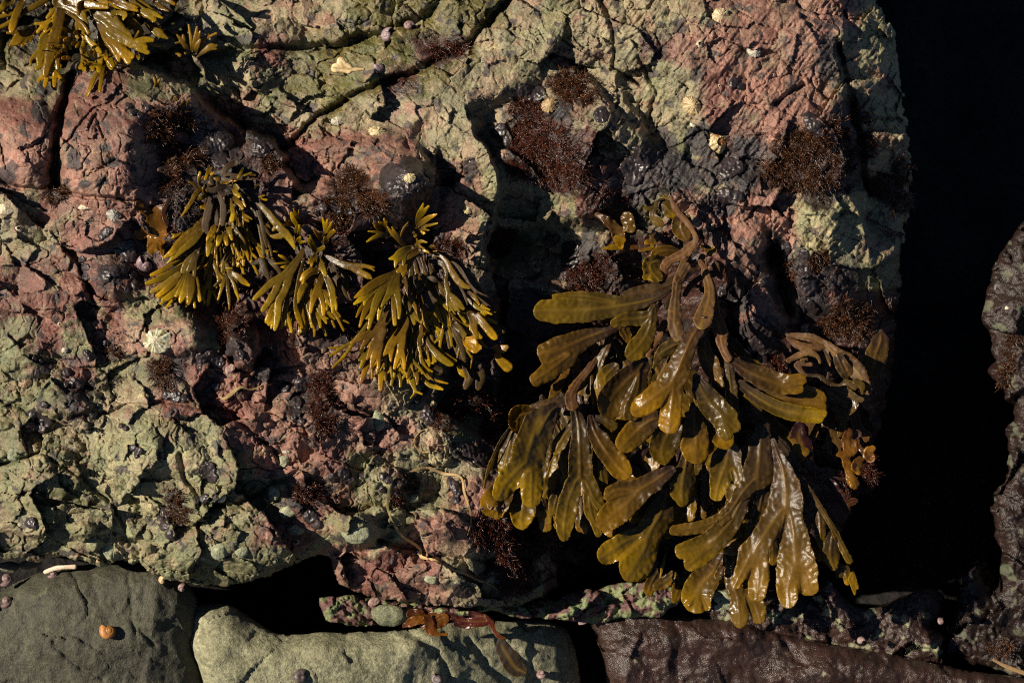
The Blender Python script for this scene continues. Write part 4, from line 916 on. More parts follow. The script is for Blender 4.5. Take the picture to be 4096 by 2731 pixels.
# ------------------------------------------------------------------ narrow rockweeds
NAR = dict(cols=(OLIVE * 1.1, np.array([.165, .100, .005]), np.array([.44, .275, .006])), step=.55, thick=.45, rib=.25, ruf=.9, edge=.22, puff=.26, tip=1.0, gloss=.85, spots=.1, sm=.7, tipc=1, bow=2)
def narrow(pl, lst, **kk):
    for it in lst:
        crop, h0, h1, s = it[:4]; d = dict(NAR); d.update(kk); d.update(it[4] if len(it) > 4 else {})
        frond(pl, crop, s, h0, h1, **d)
q1 = plant('narrow_rockweed', 'L1', 1000, 280, -10, 'narrow forked rockweed with dark withered top and swollen tips, left of the three yellow clumps', 'seaweed', 'narrow forked rockweeds')
filler(q1, 11, (232, 190), 16, (60, 125), (55, 95), (1.6, 2.6), (-8, 2), 9, .5, **dict(NAR, cols=(STEM, np.array([.12, .07, .005]), np.array([.40, .24, .006])), tip=.8))
filler(q1, 12, (205, 245), 7, (70, 150), (40, 75), (1.6, 2.6), (-4, 3), 8, .5, **dict(NAR))
BR = dict(old=.6, tip=0, gloss=.0, puff=.1, cols=(STEM * 1.4, STEM * 1.4, STEM * 1.4))
DK = dict(old=.12, tip=.35, gloss=.35, cols=(STEM * .7, OLIVE * .45, OLIVE))
narrow(q1, [
 ('L1', -2, 6, '1250 1000 20, 1350 1180 25, 1450 1150 35, 1500 1270 42, 1555 1380 16', DK), ('L1', -2, 4, '1500 1080 25, 1560 1150 34, 1620 1210 34, 1690 1300 18', DK),
 ('L1', -2, 6, '1300 420 18, 1400 600 28, 1450 820 26, 1480 1000 25, 1480 1090 20', DK), ('L1', 4, 8, '1200 290 25, 1350 400 32, 1420 560 28, 1470 750 26, 1510 930 24, 1520 1000 10; 1520 900 14, 1560 1000 18, 1580 1100 12; 1500 760 20, 1560 850 16', DK),
 ('L1', 4, 14, '1350 400 25, 1430 480 32, 1520 580 40, 1610 690 46, 1700 790 50, 1790 890 44, 1850 1010 18; 1690 860 40, 1620 870 30, 1565 860 10; 1640 740 25, 1600 790 22', dict(old=.3)),
 ('L1', 0, 6, '1150 770 25, 1215 870 26, 1245 970 34, 1240 1050 30, 1235 1120 18; 1255 990 26, 1290 1070 22, 1305 1140 12', {}),
 ('L1', 2, 8, '1060 960 18, 1055 1080 30, 1010 1180 28, 1000 1280 24; 1050 1200 22, 1090 1300 36, 1150 1400 30, 1180 1500 12', dict(old=.3, tip=.5)),
 ('L1', 6, 10, '1080 1290 30, 1180 1340 36, 1250 1400 36, 1310 1440 20', {}), ('L1', 6, 8, '1120 1120 8, 1130 1200 16; 1040 1240 10, 1110 1245 16', dict(tip=.8)),
 ('D', 2, 6, '1500 310 14, 1480 350 12, 1430 390 9, 1390 430 6', DK),
 ('D', 4, 10, '1490 330 12, 1470 400 13, 1440 490 7', {}), ('D', 6, 12, '1500 330 12, 1505 420 13, 1512 480 12, 1515 555 6', {}), ('D', 6, 12, '1510 320 12, 1540 380 12, 1560 440 12, 1577 490 6', {}),
 ('L1', 2, 6, '1150 0 42, 1060 50 38, 1010 120 30; 1040 150 28, 1150 165 38, 1270 185 26, 1400 195 9', BR),
 ('L1', 4, 10, '1240 70 12, 1215 130 22, 1180 180 15; 1340 120 10, 1260 150 16', {}), ('L1', 2, 4, '1380 150 16, 1280 150 14, 1140 220 12', {}), ('L1', 0, 2, '1420 260 14, 1380 290 16; 1490 390 14, 1440 400 12; 1520 440 14, 1450 430 12', {}),
 ('L1', 4, 12, '840 40 12, 830 110 22, 800 190 20; 870 60 10, 850 120 14', {}), ('L1', 4, 12, '770 270 20, 730 250 16, 720 190 20, 735 120 17; 735 230 9, 775 160 6', dict(old=.1)),
 ('L1', 4, 12, '820 270 26, 750 310 32, 690 370 34, 640 450 28, 580 550 22, 515 635 10; 640 470 18, 600 500 16, 560 530 8; 700 300 20, 650 250 14, 610 230 14', {}),
 ('L1', 6, 16, '1080 250 34, 980 290 40, 900 325 36, 830 320 30; 960 330 24, 1000 380 30, 1040 370 14; 880 250 26, 860 180 24; 940 250 22, 960 170 20, 900 160 14', BR),
 ('L1', 14, 18, '1030 190 14, 1060 235 20, 990 235 14; 1115 215 12, 1070 225 14; 960 200 22, 920 190 18; 900 120 14, 870 140 20', {}),
 ('L1', 8, 20, '840 370 26, 800 390 30, 730 425 24; 800 380 22, 780 310 26', dict(puff=.4)), ('L1', 6, 14, '820 450 22, 800 520 30, 750 525 18; 810 530 18, 795 585 12', {}),
 ('L1', 12, 20, '1120 290 24, 1160 360 30, 1195 395 24; 1150 270 20, 1185 300 20', dict(puff=.42)),
 ('L1', 6, 16, '1120 380 26, 1170 450 30, 1220 510 28, 1235 540 20; 1230 370 14, 1240 440 15, 1270 515 12', dict(puff=.35)),
 ('L1', 8, 18, '1080 430 22, 1110 520 26, 1125 600 30, 1110 670 34', dict(puff=.42)), ('L1', 6, 14, '1140 540 22, 1220 610 26, 1260 660 22, 1305 690 14; 1200 610 24, 1215 695 18; 1210 590 16, 1290 635 12; 1270 620 16, 1345 665 10', dict(puff=.35)),
 ('L1', 12, 16, '960 390 24, 1000 490 34, 1010 600 40, 1000 720 28; 1000 560 28, 1030 510 18', BR), ('L1', 10, 14, '870 400 30, 850 500 42, 820 620 48, 800 740 48, 820 820 24', BR), ('L1', 8, 12, '920 520 14, 930 640 26, 930 760 20', BR),
 ('L1', 10, 18, '900 700 24, 895 780 40, 870 850 28; 860 820 24, 830 880 22, 815 920 10', dict(puff=.35)), ('L1', 8, 16, '870 840 34, 850 950 46, 835 1040 34, 825 1095 16', dict(puff=.3)), ('L1', 8, 14, '940 870 18, 925 980 24, 905 1120 8', {}),
 ('L1', 10, 18, '990 830 24, 965 900 38, 945 965 24', dict(puff=.4)), ('L1', 10, 18, '1040 820 22, 1042 900 32, 1050 960 24', dict(puff=.4)), ('L1', 10, 18, '1040 720 18, 1080 800 32, 1110 900 20; 1110 700 22, 1120 760 18', dict(puff=.38)), ('L1', 6, 12, '1090 900 12, 1110 980 16, 1130 1075 9; 1140 910 20, 1165 990 16', {}),
 ('L1', 6, 10, '1000 990 10, 1020 1000 12; 900 870 34, 950 840 26', dict(old=.3)),
 ('L1', 4, 16, '790 700 40, 730 770 52, 620 860 75, 520 950 70, 430 1040 50, 320 1115 18', dict(puff=.22, ruf=1.6)), ('L1', 8, 16, '760 800 34, 660 920 44, 540 1020 38, 430 1110 30, 350 1185 10', dict(puff=.25)), ('L1', 2, 8, '800 920 25, 720 980 30, 600 1050 26, 480 1110 18', dict(old=.3, tip=.4)),
])
FG = dict(puff=.33, ruf=.6)
narrow(q1, [
 ('D', 6, 14, '1330 110 12, 1290 180 24, 1240 250 30, 1215 300 24; 1180 330 24, 1090 390 24, 1005 440 15', dict(old=.25, tip=.6)),
 ('D', 4, 14, '1270 200 14, 1180 240 16, 1090 290 19, 1000 330 13', FG), ('D', 5, 15, '1230 260 16, 1160 300 20, 1070 350 24, 970 385 15', FG), 
 ('D', 7, 17, '1230 300 18, 1130 400 24, 1060 455 20, 1040 465 15', FG), ('D', 9, 20, '1240 300 18, 1180 420 26, 1120 470 24, 1080 492 14', FG), ('D', 10, 20, '1240 310 16, 1210 400 22, 1165 465 14', FG),
 ('D', 12, 23, '1250 310 18, 1230 420 28, 1200 480 22, 1192 505 12', FG), ('D', 13, 24, '1265 310 18, 1262 420 30, 1248 500 20, 1243 520 10', FG), ('D', 10, 20, '1280 280 14, 1300 390 18, 1320 495 14', FG), ('D', 6, 12, '1300 330 12, 1330 430 12, 1352 515 6', {}),
 ('D', 12, 16, '1300 180 20, 1270 260 26, 1245 300 16; 1290 250 12, 1285 310 14, 1280 380 10', dict(old=.3, tip=.5)),
])
q2 = plant('narrow_rockweed', 'L2', 900, 600, -14, 'bright yellow narrow rockweed with long forked ribbons, the middle one of the three clumps', 'seaweed', 'narrow forked rockweeds')
filler(q2, 13, (308, 258), 14, (62, 122), (50, 85), (1.9, 3.1), (-12, -4), 8, .5, **dict(NAR, cols=(STEM, np.array([.12, .07, .005]), np.array([.40, .24, .006])), tip=.6))
narrow(q2, [
 ('L2', -8, -2, '1110 760 40, 1160 900 45, 1220 1020 45, 1275 1150 30; 1200 800 30, 1260 900 30, 1290 1050 25', DK), ('L2', -8, 0, '830 1050 34, 840 1200 48, 880 1350 54, 892 1480 36', {}),
 ('L2', -6, 2, '900 1150 25, 960 1290 32, 1020 1390 28, 1045 1445 14; 930 1340 26, 960 1400 26, 975 1490 18; 1000 1370 15, 1065 1392 9', {}), ('L2', -6, 2, '720 1150 30, 740 1300 45, 765 1450 40, 775 1540 20; 740 1450 25, 745 1545 18', {}),
 ('L2', -4, 2, '640 1220 30, 610 1300 28, 580 1400 22, 565 1470 12', {}),
 ('L2', -4, 6, '600 1000 40, 520 1100 46, 440 1250 50, 370 1390 45, 345 1430 26; 430 1350 30, 370 1460 20; 440 1380 30, 400 1500 16', {}),
 ('L2', 2, 18, '775 565 18, 745 650 40, 690 730 46, 620 830 60, 560 890 56, 490 920 46, 400 975 44, 290 1075 38, 200 1160 26; 500 940 44, 450 1060 45, 375 1185 42, 300 1290 30; 610 900 54, 560 1060 46, 490 1200 50, 470 1380 46, 440 1520 22', dict(old=.15)),
 ('L2', 6, 14, '790 690 14, 745 830 24, 715 1000 30, 690 1130 26, 685 1250 28, 720 1380 38, 765 1500 14', dict(tilt=.3)), ('L2', 6, 12, '605 1050 12, 580 1200 28, 545 1380 28, 520 1500 12; 580 1340 25, 610 1430 26, 635 1545 18', {}),
 ('L2', 2, 12, '940 850 44, 860 900 60, 780 1000 50, 730 1120 42, 710 1200 20', {}), ('L2', 2, 8, '720 990 34, 670 1040 34, 620 1100 22', {}),
 ('L2', 8, 14, '950 815 24, 860 830 32, 790 880 36, 750 940 22; 770 930 24, 768 980 14', dict(tilt=-.3)), ('L2', 4, 18, '910 640 14, 950 700 34, 990 770 40, 1020 850 34, 1035 880 22', dict(puff=.3)),
 ('L2', 10, 22, '1010 890 44, 980 950 42, 935 1070 45, 880 1210 34, 860 1315 20; 960 1080 42, 1000 1190 34, 1012 1340 24', dict(gloss=1)), ('L2', 10, 20, '1040 890 36, 1080 980 44, 1110 1080 44, 1115 1220 28, 1120 1320 16; 1120 1100 30, 1150 1200 22, 1162 1285 15', dict(gloss=.95)),
 ('L2', 2, 16, '1030 650 12, 1100 690 36, 1200 740 42, 1330 780 44, 1480 775 28, 1612 790 10; 1500 775 22, 1560 800 16, 1612 832 10; 1360 800 42, 1450 850 40, 1530 890 38, 1572 920 18', dict(old=.15)),
 ('L2', 0, 24, '990 520 10, 1020 400 14, 1030 330 24, 1002 220 14; 1040 380 14, 1055 240 16', {}), ('L2', 6, 26, '1040 480 16, 1080 420 26, 1130 370 30; 1060 380 14, 1080 330 20, 1105 265 14', {}),
 ('L2', 4, 22, '1045 540 12, 1040 500 28, 1030 450 24', {}), ('L2', 2, 22, '995 490 10, 960 430 24, 930 390 20, 900 350 14', {}), ('L2', 6, 24, '920 615 12, 900 560 36, 860 490 34, 830 455 14; 880 500 20, 855 420 12; 940 600 22, 980 575 28, 1010 560 26', dict(puff=.3)),
 ('L2', 8, 18, '920 640 12, 890 690 36, 845 735 20; 885 700 28, 872 775 16', dict(puff=.3)),
 ('L2', 0, 24, '715 480 20, 690 360 22, 700 300 24, 660 230 32, 640 165 26', dict(puff=.3)), ('L2', 6, 28, '745 330 12, 730 270 24, 700 190 24, 662 108 12; 720 200 14, 722 125 10', {}), ('L2', 4, 20, '720 420 14, 727 360 22, 728 300 14', {}),
 ('L2', 4, 22, '700 320 26, 640 285 22, 560 245 9; 640 290 18, 580 295 14, 515 292 8; 650 265 12, 610 250 12', {}), ('L2', 4, 20, '700 525 20, 715 480 30, 740 435 14; 710 500 28, 785 490 12', dict(puff=.3)),
 ('L2', 2, 10, '660 715 12, 600 710 16, 550 680 22, 490 650 14', {}), ('L2', 2, 8, '650 740 12, 540 742 15, 425 750 9', {}), ('L2', 2, 8, '640 780 20, 580 785 24, 520 790 14', {}),
])
q3 = plant('narrow_rockweed', 'L3', 950, 140, -20, 'thick drooping narrow rockweed with yellow fan left and dark strands right, rightmost clump', 'seaweed', 'narrow forked rockweeds')
filler(q3, 14, (420, 255), 16, (60, 108), (60, 105), (1.9, 3.2), (-14, -4), 12, .6, **dict(NAR, cols=(STEM, np.array([.12, .07, .005]), np.array([.40, .24, .006])), tip=.75))
filler(q3, 15, (395, 300), 12, (76, 116), (55, 85), (1.7, 2.8), (-10, 0), 14, .7, **dict(NAR, tip=.8))
filler(q3, 16, (418, 325), 10, (62, 108), (40, 60), (1.7, 2.8), (-10, 0), 18, .7, **dict(NAR, tip=.9))
narrow(q3, [
 ('L4', -16, -10, '1500 900 40, 1550 1050 60, 1510 1160 40', DK), ('L4', -16, -12, '1640 900 50, 1680 1050 65, 1660 1170 40', DK), ('L4', -14, -8, '1850 700 30, 1930 720 50, 1990 700 30; 1880 800 40, 1920 860 50, 2000 930 66', dict(cols=(RUST, YEL * .8, YEL))), ('L4', -18, -14, '1780 560 40, 1880 510 60, 1930 500 50', DK),
 ('L3', -12, -6, '1120 720 36, 1150 900 40, 1170 1080 38, 1200 1260 26', DK), ('L3', -12, -4, '1180 850 22, 1250 1000 44, 1310 1140 44, 1320 1290 22', DK), ('L3', -8, -2, '1250 930 40, 1370 1080 50, 1450 1250 44, 1490 1420 26', DK),
 ('L4', -12, -4, '950 700 20, 1000 850 40, 1080 950 60, 1200 980 50', DK), ('L4', -10, -4, '1300 550 25, 1390 680 36, 1450 800 40, 1500 850 26', DK),
 ('L3', -2, 4, '1000 600 28, 1060 700 64, 1090 820 60; 1110 730 36, 1160 740 16', BR), ('L3', 0, 2, '920 470 28, 930 570 38', BR), ('L3', 0, 2, '970 540 8, 990 600 26, 940 660 14; 990 560 10, 930 580 8', BR), ('L3', 0, 2, '1060 460 12, 1130 490 34, 1180 520 12', BR), ('L3', -4, 0, '980 430 20, 1020 480 30, 1040 560 10', BR),
 ('L3', -14, -4, '1120 210 20, 1280 210 36, 1400 290 44, 1500 420 46, 1620 580 50, 1750 740 50, 1830 850 30', dict(old=.5, tip=.1, gloss=.3, cols=(STEM, STEM, OLIVE * .5))),
 ('L3', -6, 6, '1100 280 26, 1220 300 36, 1280 400 22, 1275 520 26, 1300 640 34, 1295 760 20, 1300 860 10; 1330 680 36, 1410 760 44, 1480 835 22; 1300 740 16, 1340 830 16, 1385 900 10; 1330 760 22, 1395 855 12; 1385 790 24, 1435 870 14', dict(old=.3, gloss=.95)),
 ('L3', 0, 14, '1090 230 18, 1190 210 22, 1280 280 32, 1340 390 38, 1410 500 42, 1480 560 36, 1550 590 18', dict(old=.35, tip=.35)), ('L3', -2, 4, '1440 570 16, 1500 690 18, 1530 790 8', BR),
 ('L3', 2, 10, '1540 640 16, 1610 700 30, 1665 785 14', {}), ('L3', -4, 4, '1520 720 22, 1640 820 26, 1720 860 20, 1815 905 10; 1700 870 20, 1730 910 12; 1700 800 20, 1790 850 12', dict(gloss=1)), ('L3', -6, -2, '1310 860 12, 1335 1045 8', {}), ('L3', -6, 0, '1400 780 20, 1450 860 20, 1520 890 8; 1430 880 24, 1500 990 22', {}),
 ('L3', 2, 12, '1560 900 40, 1600 960 56, 1600 1050 44, 1630 1150 30; 1650 930 44, 1740 1040 48, 1830 1150 48, 1855 1175 28', dict(ruf=.4)), ('L3', -4, 4, '1370 1000 34, 1440 1080 40, 1500 1140 26; 1450 1100 26, 1485 1175 14', dict(old=.4)),
 ('L3', 2, 10, '1500 1200 30, 1560 1240 78, 1610 1290 70; 1600 1180 34; 1660 1290 34', dict(cols=(YEL, YEL, YEL), puff=.04, ruf=2)), ('L4', -6, 0, '1420 930 20, 1460 1000 34, 1510 1055 14', dict(cols=(YEL, YEL, YEL), ruf=2)), ('L4', -8, -4, '1610 760 6, 1585 840 14, 1565 950 5', {}),
 ('L3', -4, 6, '985 1000 12, 990 1120 26, 960 1240 26, 985 1400 14', dict(cols=(RUST * .5, OLIVE, YEL))), ('L3', -4, 2, '1010 1150 12, 1050 1330 20, 1082 1450 12', {}), ('L3', -2, 8, '1040 1160 16, 1080 1260 30, 1180 1380 46, 1300 1470 42, 1350 1490 22', dict(tip=.7)), ('L3', -6, 2, '1100 1290 16, 1240 1370 34, 1390 1450 20', dict(tip=.3)),
 ('L4', -6, 8, '760 430 14, 850 480 16, 860 700 20, 870 830 22, 960 940 18, 1080 1080 8', {}), ('L4', -8, 4, '900 560 12, 930 700 20, 900 850 22, 930 950 16', DK), ('L4', -4, 6, '870 900 18, 845 990 30, 875 1100 38, 905 1190 22, 900 1240 12, 858 1300 8; 910 1215 18, 955 1235 14, 995 1252 12', {}),
 ('L4', -2, 6, '900 930 22, 935 1040 28, 935 1130 16; 870 950 24, 845 1000 24, 820 1065 12', {}), ('L4', -6, 4, '930 900 14, 980 1030 20, 1070 1140 25, 1180 1175 26, 1235 1195 14', dict(gloss=1)), ('L4', -4, 4, '930 900 12, 1040 1020 16, 1160 1090 18, 1295 1125 10; 960 960 14, 1080 1080 10', {}),
 ('L4', -4, 4, '720 940 20, 690 1020 24, 650 1080 22, 632 1145 14; 720 1010 24, 740 1080 22, 738 1160 16', {}),
 ('L4', 0, 12, '800 320 18, 805 400 44, 770 480 58, 720 560 62, 640 660 56, 580 750 34, 535 800 14; 640 690 42, 630 780 30, 630 860 14; 760 540 54, 755 640 50, 740 740 46, 700 850 34, 672 945 20; 755 760 38, 780 850 30, 788 955 18', dict(gloss=.95)),
 ('L4', -4, 4, '300 700 30, 270 760 24; 320 790 32, 260 850 18; 320 830 30, 265 940 16; 370 740 26, 345 820 18', {}), ('L4', -4, 4, '400 820 26, 340 930 34, 280 1100 26', dict(cols=(OLIVE, YEL, RUST * 1.3))), ('L4', -2, 4, '490 900 26, 510 1030 36, 508 1190 26', dict(cols=(OLIVE, YEL, RUST * 1.3))), ('L4', -2, 4, '550 880 14, 560 980 20, 560 1080 18; 410 960 20, 405 1065 16', {}),
 ('L4', -4, 2, '590 620 26, 610 760 26, 590 900 20', DK),
 ('L3', 2, 14, '600 840 58, 575 940 68, 500 1030 56, 400 1110 48, 280 1180 36, 170 1235 20; 440 1110 42, 350 1200 34, 278 1305 16; 530 1090 54, 490 1230 46, 430 1400 42, 395 1520 18; 480 1130 34, 410 1280 36, 350 1425 16; 510 1250 36, 485 1400 32, 485 1530 18', dict(old=.05, cols=(OLIVE, OLIVE * 1.3, YEL))),
 ('L3', 2, 12, '740 640 8, 790 740 34, 860 840 44, 930 920 42, 985 1000 16; 830 830 30, 880 920 38, 905 1015 18', {}), ('L3', 6, 18, '780 470 30, 800 560 32, 840 660 28, 890 770 28, 950 880 28, 990 1000 14', dict(old=.15)),
 ('L3', 4, 14, '690 430 30, 620 560 30, 560 700 30, 500 850 28, 480 960 18', {}),
 ('L3', 8, 26, '700 380 20, 640 440 40, 520 500 56, 390 580 58, 280 660 44, 205 705 14', {}), ('L3', 10, 28, '640 450 24, 560 530 30, 430 620 44, 300 710 38, 202 778 18; 400 660 34, 350 710 30, 318 785 18', {}),
 ('L3', 4, 18, '500 640 30, 400 750 40, 320 880 34, 262 1045 16; 330 760 26, 270 840 24, 225 930 14', {}), ('L3', 12, 28, '660 480 30, 560 580 46, 480 700 50, 430 840 44, 400 940 34, 368 1065 20; 410 890 30, 345 950 16', {}),
 ('L3', 10, 24, '700 560 44, 670 680 34, 665 830 34, 675 1015 26', dict(gloss=1, old=.2)), ('L3', 16, 34, '705 390 24, 695 460 44, 660 570 62, 600 680 44, 520 810 16; 690 580 44, 712 720 38, 728 850 30, 725 945 18', dict(bow=5)),
 ('L3', 4, 18, '950 140 44, 880 220 50, 800 320 46, 720 400 34; 880 180 40, 850 290 40, 790 400 30, 750 480 20', dict(tip=.4, old=.1)),
 ('L3', 14, 26, '870 120 30, 800 160 56, 740 200 60, 690 230 44, 615 250 15; 730 230 44, 690 290 28, 680 345 14; 780 220 44, 785 270 28, 778 320 16', dict(puff=.25)),
 ('L2', 0, 16, '2030 580 20, 1960 530 26, 1890 450 34, 1820 390 26, 1760 310 10; 1870 410 24, 1820 320 12; 1920 460 16, 1930 390 14, 1965 320 16, 2008 262 7', {}),
 ('L2', 0, 14, '1800 405 22, 1700 410 30, 1600 445 24, 1525 490 12; 1700 390 20, 1620 375 16, 1540 368 9; 1640 420 22, 1625 430 14', dict(old=.1)), ('L2', 2, 16, '1720 360 20, 1660 330 30, 1605 275 16; 1730 340 22, 1700 290 30, 1665 262 16; 1750 290 16, 1725 225 14; 1750 260 12', dict(puff=.3)),
 ('L2', -2, 26, '2110 320 22, 2125 230 34, 2150 150 36, 2185 45 12; 2140 200 30, 2200 130 26, 2245 75 14', {}), ('L2', 0, 22, '2120 310 20, 2180 260 34, 2250 210 32, 2340 170 12', {}), ('L2', 0, 18, '2130 320 18, 2240 300 18, 2350 275 12; 2120 330 20, 2180 340 18, 2250 355 10', {}), ('L2', 0, 8, '2070 380 14, 2090 420 22; 2160 370 14, 2190 390 20', {}),
 ('L2', 2, 12, '2090 530 12, 2130 500 22, 2170 485 20, 2230 498 9; 2140 540 18, 2190 590 22, 2250 615 9; 2050 575 24, 2010 580 10; 2110 460 12, 2120 520 14', {}), ('L2', -2, 6, '2250 560 16, 2310 540 14; 2270 610 10, 2340 598 9', {}),
])
# ------------------------------------------------------------------ top left clump and small sprigs
q4 = plant('narrow_rockweed', 'T', 900, 0, -100, 'large glossy yellow rockweed clump hanging behind the red block, top left corner', 'seaweed', 'narrow forked rockweeds')
TP = dict(step=.8, edge=.3, puff=.3, gloss=1.15, cols=(OLIVE * 1.2, np.array([.15, .09, .004]), np.array([.34, .2, .005])), clear=8)
filler(q4, 17, (80, -12), 26, (20, 165), (45, 85), (2.6, 4.6), (-66, -50), 45, .7, **{**NAR, **TP})
narrow(q4, [
 ('T', -60, -50, '800 0 60, 700 150 70, 640 300 60, 600 450 50', dict(TP, tip=.2)), ('T', -60, -50, '1100 0 60, 1250 150 60, 1400 260 50, 1480 340 30; 1400 260 30, 1450 400 25', dict(TP, tip=.3)),
 ('T', -54, -40, '240 0 34, 200 90 40, 160 180 44, 130 290 40, 120 330 20', TP), ('T', -54, -46, '110 0 60, 50 50 40, 10 100 30', TP), ('T', -56, -44, '370 280 20, 280 350 50, 200 410 60, 110 470 20; 300 370 36, 240 470 26; 340 350 26, 320 430 12; 220 340 26, 80 345 16', dict(TP, tip=.4)),
 ('T', -56, -40, '520 260 26, 480 400 56, 430 560 54, 410 700 26; 400 560 40, 330 620 20, 320 680 14; 440 680 26, 380 720 20', dict(TP, tip=.4)), ('T', -50, -34, '650 60 70, 625 200 50, 590 340 66, 545 520 72, 500 680 50, 478 780 34; 600 560 34, 605 720 22', dict(TP, tip=.5)),
 ('T', -48, -30, '600 20 60, 720 60 60, 830 130 56, 880 220 40, 910 320 28, 910 400 24, 1000 500 38, 1055 550 14', TP), ('T', -44, -30, '700 130 18, 800 200 18, 870 260 20, 920 340 22', dict(TP, tip=.3)),
 ('T', -46, -26, '860 60 50, 980 110 80, 1110 180 90, 1200 270 84, 1300 330 40, 1360 370 22; 1170 330 80, 1290 400 72, 1400 460 50, 1520 495 26; 1380 470 40, 1500 420 40, 1595 420 22; 1440 500 36, 1540 550 28', TP),
 ('T', -44, -26, '1000 240 34, 1080 320 50, 1160 440 60, 1280 540 60, 1380 590 30; 1190 480 50, 1225 570 42, 1240 630 24; 1300 560 44, 1340 640 38', TP), ('T', -48, -34, '1060 320 40, 1080 470 50, 1120 580 46, 1175 680 36', dict(TP, gloss=1)),
 ('T', -50, -40, '1180 -10 44, 1290 50 50, 1430 115 16; 1300 40 30, 1380 70 30, 1440 80 10', TP), ('T', -50, -38, '1360 -10 22, 1450 80 34, 1540 150 40, 1620 215 18; 1540 120 30, 1620 150 28, 1695 190 12', TP), ('T', -50, -42, '1620 20 34, 1680 80 26, 1755 115 14; 1700 -10 26, 1780 20 26, 1822 45 18', TP),
 ('T', -60, -54, '1560 240 50, 1640 330 50, 1755 405 12; 1500 400 20, 1600 470 16, 1675 485 12', dict(TP, tip=.2)),
 ('T', -44, -30, '900 60 60, 840 60 40, 820 150 18', TP), ('T', -40, -22, '1140 50 18, 1190 130 26, 1170 180 14; 1210 130 24, 1300 150 30, 1290 200 16', TP), ('T', -44, -30, '700 0 60, 850 30 50, 1000 60 40, 1120 80 20', TP),
])
for i, (x, y, dx, dy, r) in enumerate([(720, 330, -70, -30, 20), (730, 400, -110, 0, 18), (760, 400, -80, 20, 24), (840, 330, -50, 15, 26), (690, 470, -80, 20, 16), (700, 510, -70, 30, 16), (820, 450, -60, 10, 22), (860, 430, -60, 60, 20), (640, 520, -90, -20, 18), (650, 560, -70, 40, 16), (700, 560, -30, -80, 18), (640, 590, -60, 20, 12), (880, 560, -8, -110, 26), (740, 600, -80, 10, 24), (990, 580, -40, -40, 20), (1010, 620, -30, -90, 22), (740, 640, -30, -40, 22), (1400, 430, 50, -100, 14), (560, 480, -30, 20, 14), (350, 420, 5, -40, 10), (250, 470, 20, -10, 12), (1100, 540, 10, 70, 26), (1440, 560, 10, 50, 22), (540, 240, -50, 60, 18), (540, 250, 0, 80, 16)]):
    narrow(q4, [('T', -34, -22, '%d %d %d, %d %d %d, %d %d %d' % (x, y, r * .6, x + dx * .6, y + dy * .6, r, x + dx, y + dy, r * .9), dict(TP, puff=.42, tip=1))])
q5 = plant('narrow_rockweed', 'T', 2020, 540, -110, 'small stubby yellow rockweed sprig growing at the top behind the boulder rim', 'seaweed', 'small rockweed sprigs')
TS = dict(step=.7, edge=.2, puff=.3, gloss=.6, old=.15, cols=(OLIVE, YEL * .8, YEL), clear=6)
narrow(q5, [('T', -60, -52, '1990 560 14, 1930 470 26, 1855 370 12; 1900 440 16, 1835 452 10; 1930 430 16, 1915 375 16', TS), ('T', -60, -50, '2010 560 14, 2000 430 20, 1972 262 9', TS), ('T', -58, -46, '2030 560 16, 2040 440 28, 2060 290 16; 2070 400 20, 2095 330 10', TS),
 ('T', -58, -48, '2040 560 18, 2060 480 28, 2090 425 18', TS), ('T', -60, -52, '2080 560 16, 2120 440 22, 2175 360 12; 2160 400 16, 2260 350 14', TS), ('T', -58, -50, '2060 600 12, 2130 540 26, 2200 490 34, 2265 480 14; 2200 510 20, 2260 515 10', TS), ('T', -56, -50, '2000 540 20, 1950 545 24, 1940 560 14; 1880 580 22, 1850 560 18', TS)])
q6 = plant('narrow_rockweed', 'T', 1660, 900, -20, 'tiny orange rockweed sprig on the crest of the red block', 'seaweed', 'small rockweed sprigs')
narrow(q6, [('T', -22, -16, '1660 915 14, 1630 870 18, 1610 815 12; 1650 880 16, 1670 830 12; 1650 900 14, 1620 900 12; 1665 905 12', TS)])
q7 = plant('narrow_rockweed', 'T', 1930, 1090, -15, 'tiny bunch of yellow bladders above the dark tuft on the red block', 'seaweed', 'small rockweed sprigs')
narrow(q7, [('T', -8, -2, '1940 1100 12, 1920 1060 16; 1950 1090 10, 1965 1050 14; 1920 1090 10, 1890 1095 13; 1945 1100 10, 1945 1085 14; 1860 1040 10, 1830 1035 18', TS)])
# ------------------------------------------------------------------ amber and wine-red leafy weeds
KC = (np.array([.10, .035, .008]), np.array([.22, .09, .012]), np.array([.30, .15, .02]))
KD = (np.array([.030, .010, .012]), np.array([.040, .012, .014]), np.array([.05, .014, .012]))
KP = dict(step=.75, thick=.35, rib=0, ruf=4.5, edge=1.2, gloss=1, spots=0, cols=KC, mat=M_KELP, name='blade')
k1 = plant('amber_kelp', 'L1', 340, 480, 0, 'crumpled translucent amber kelp left of the narrow rockweeds', 'seaweed')
frond(k1, 'L1', '330 500 30, 220 600 70, 200 720 110, 230 860 120, 200 960 90, 170 1030 50; 250 950 30, 290 1050 24, 310 1190 8; 120 600 40, 40 530 50, 10 480 30; 120 800 80, 40 850 60, 0 830 50', -2, 4, **KP)
frond(k1, 'L1', '400 410 8, 340 490 32, 310 580 26, 320 680 24, 350 760 18', 0, 10, **dict(KP, cols=KD, ruf=1))
k2 = plant('amber_kelp', 'R1', 1100, 460, -60, 'folded brown kelp scrap with yellow lobe left of the broad rockweed stem', 'seaweed')
frond(k2, 'R1', '850 320 34, 960 400 50, 1060 480 70, 1100 560 80, 1100 620 50; 1200 370 90, 1240 480 60', -34, -30, **dict(KP, cols=(np.array([.12, .055, .02]),) * 2 + (np.array([.2, .11, .02]),)))
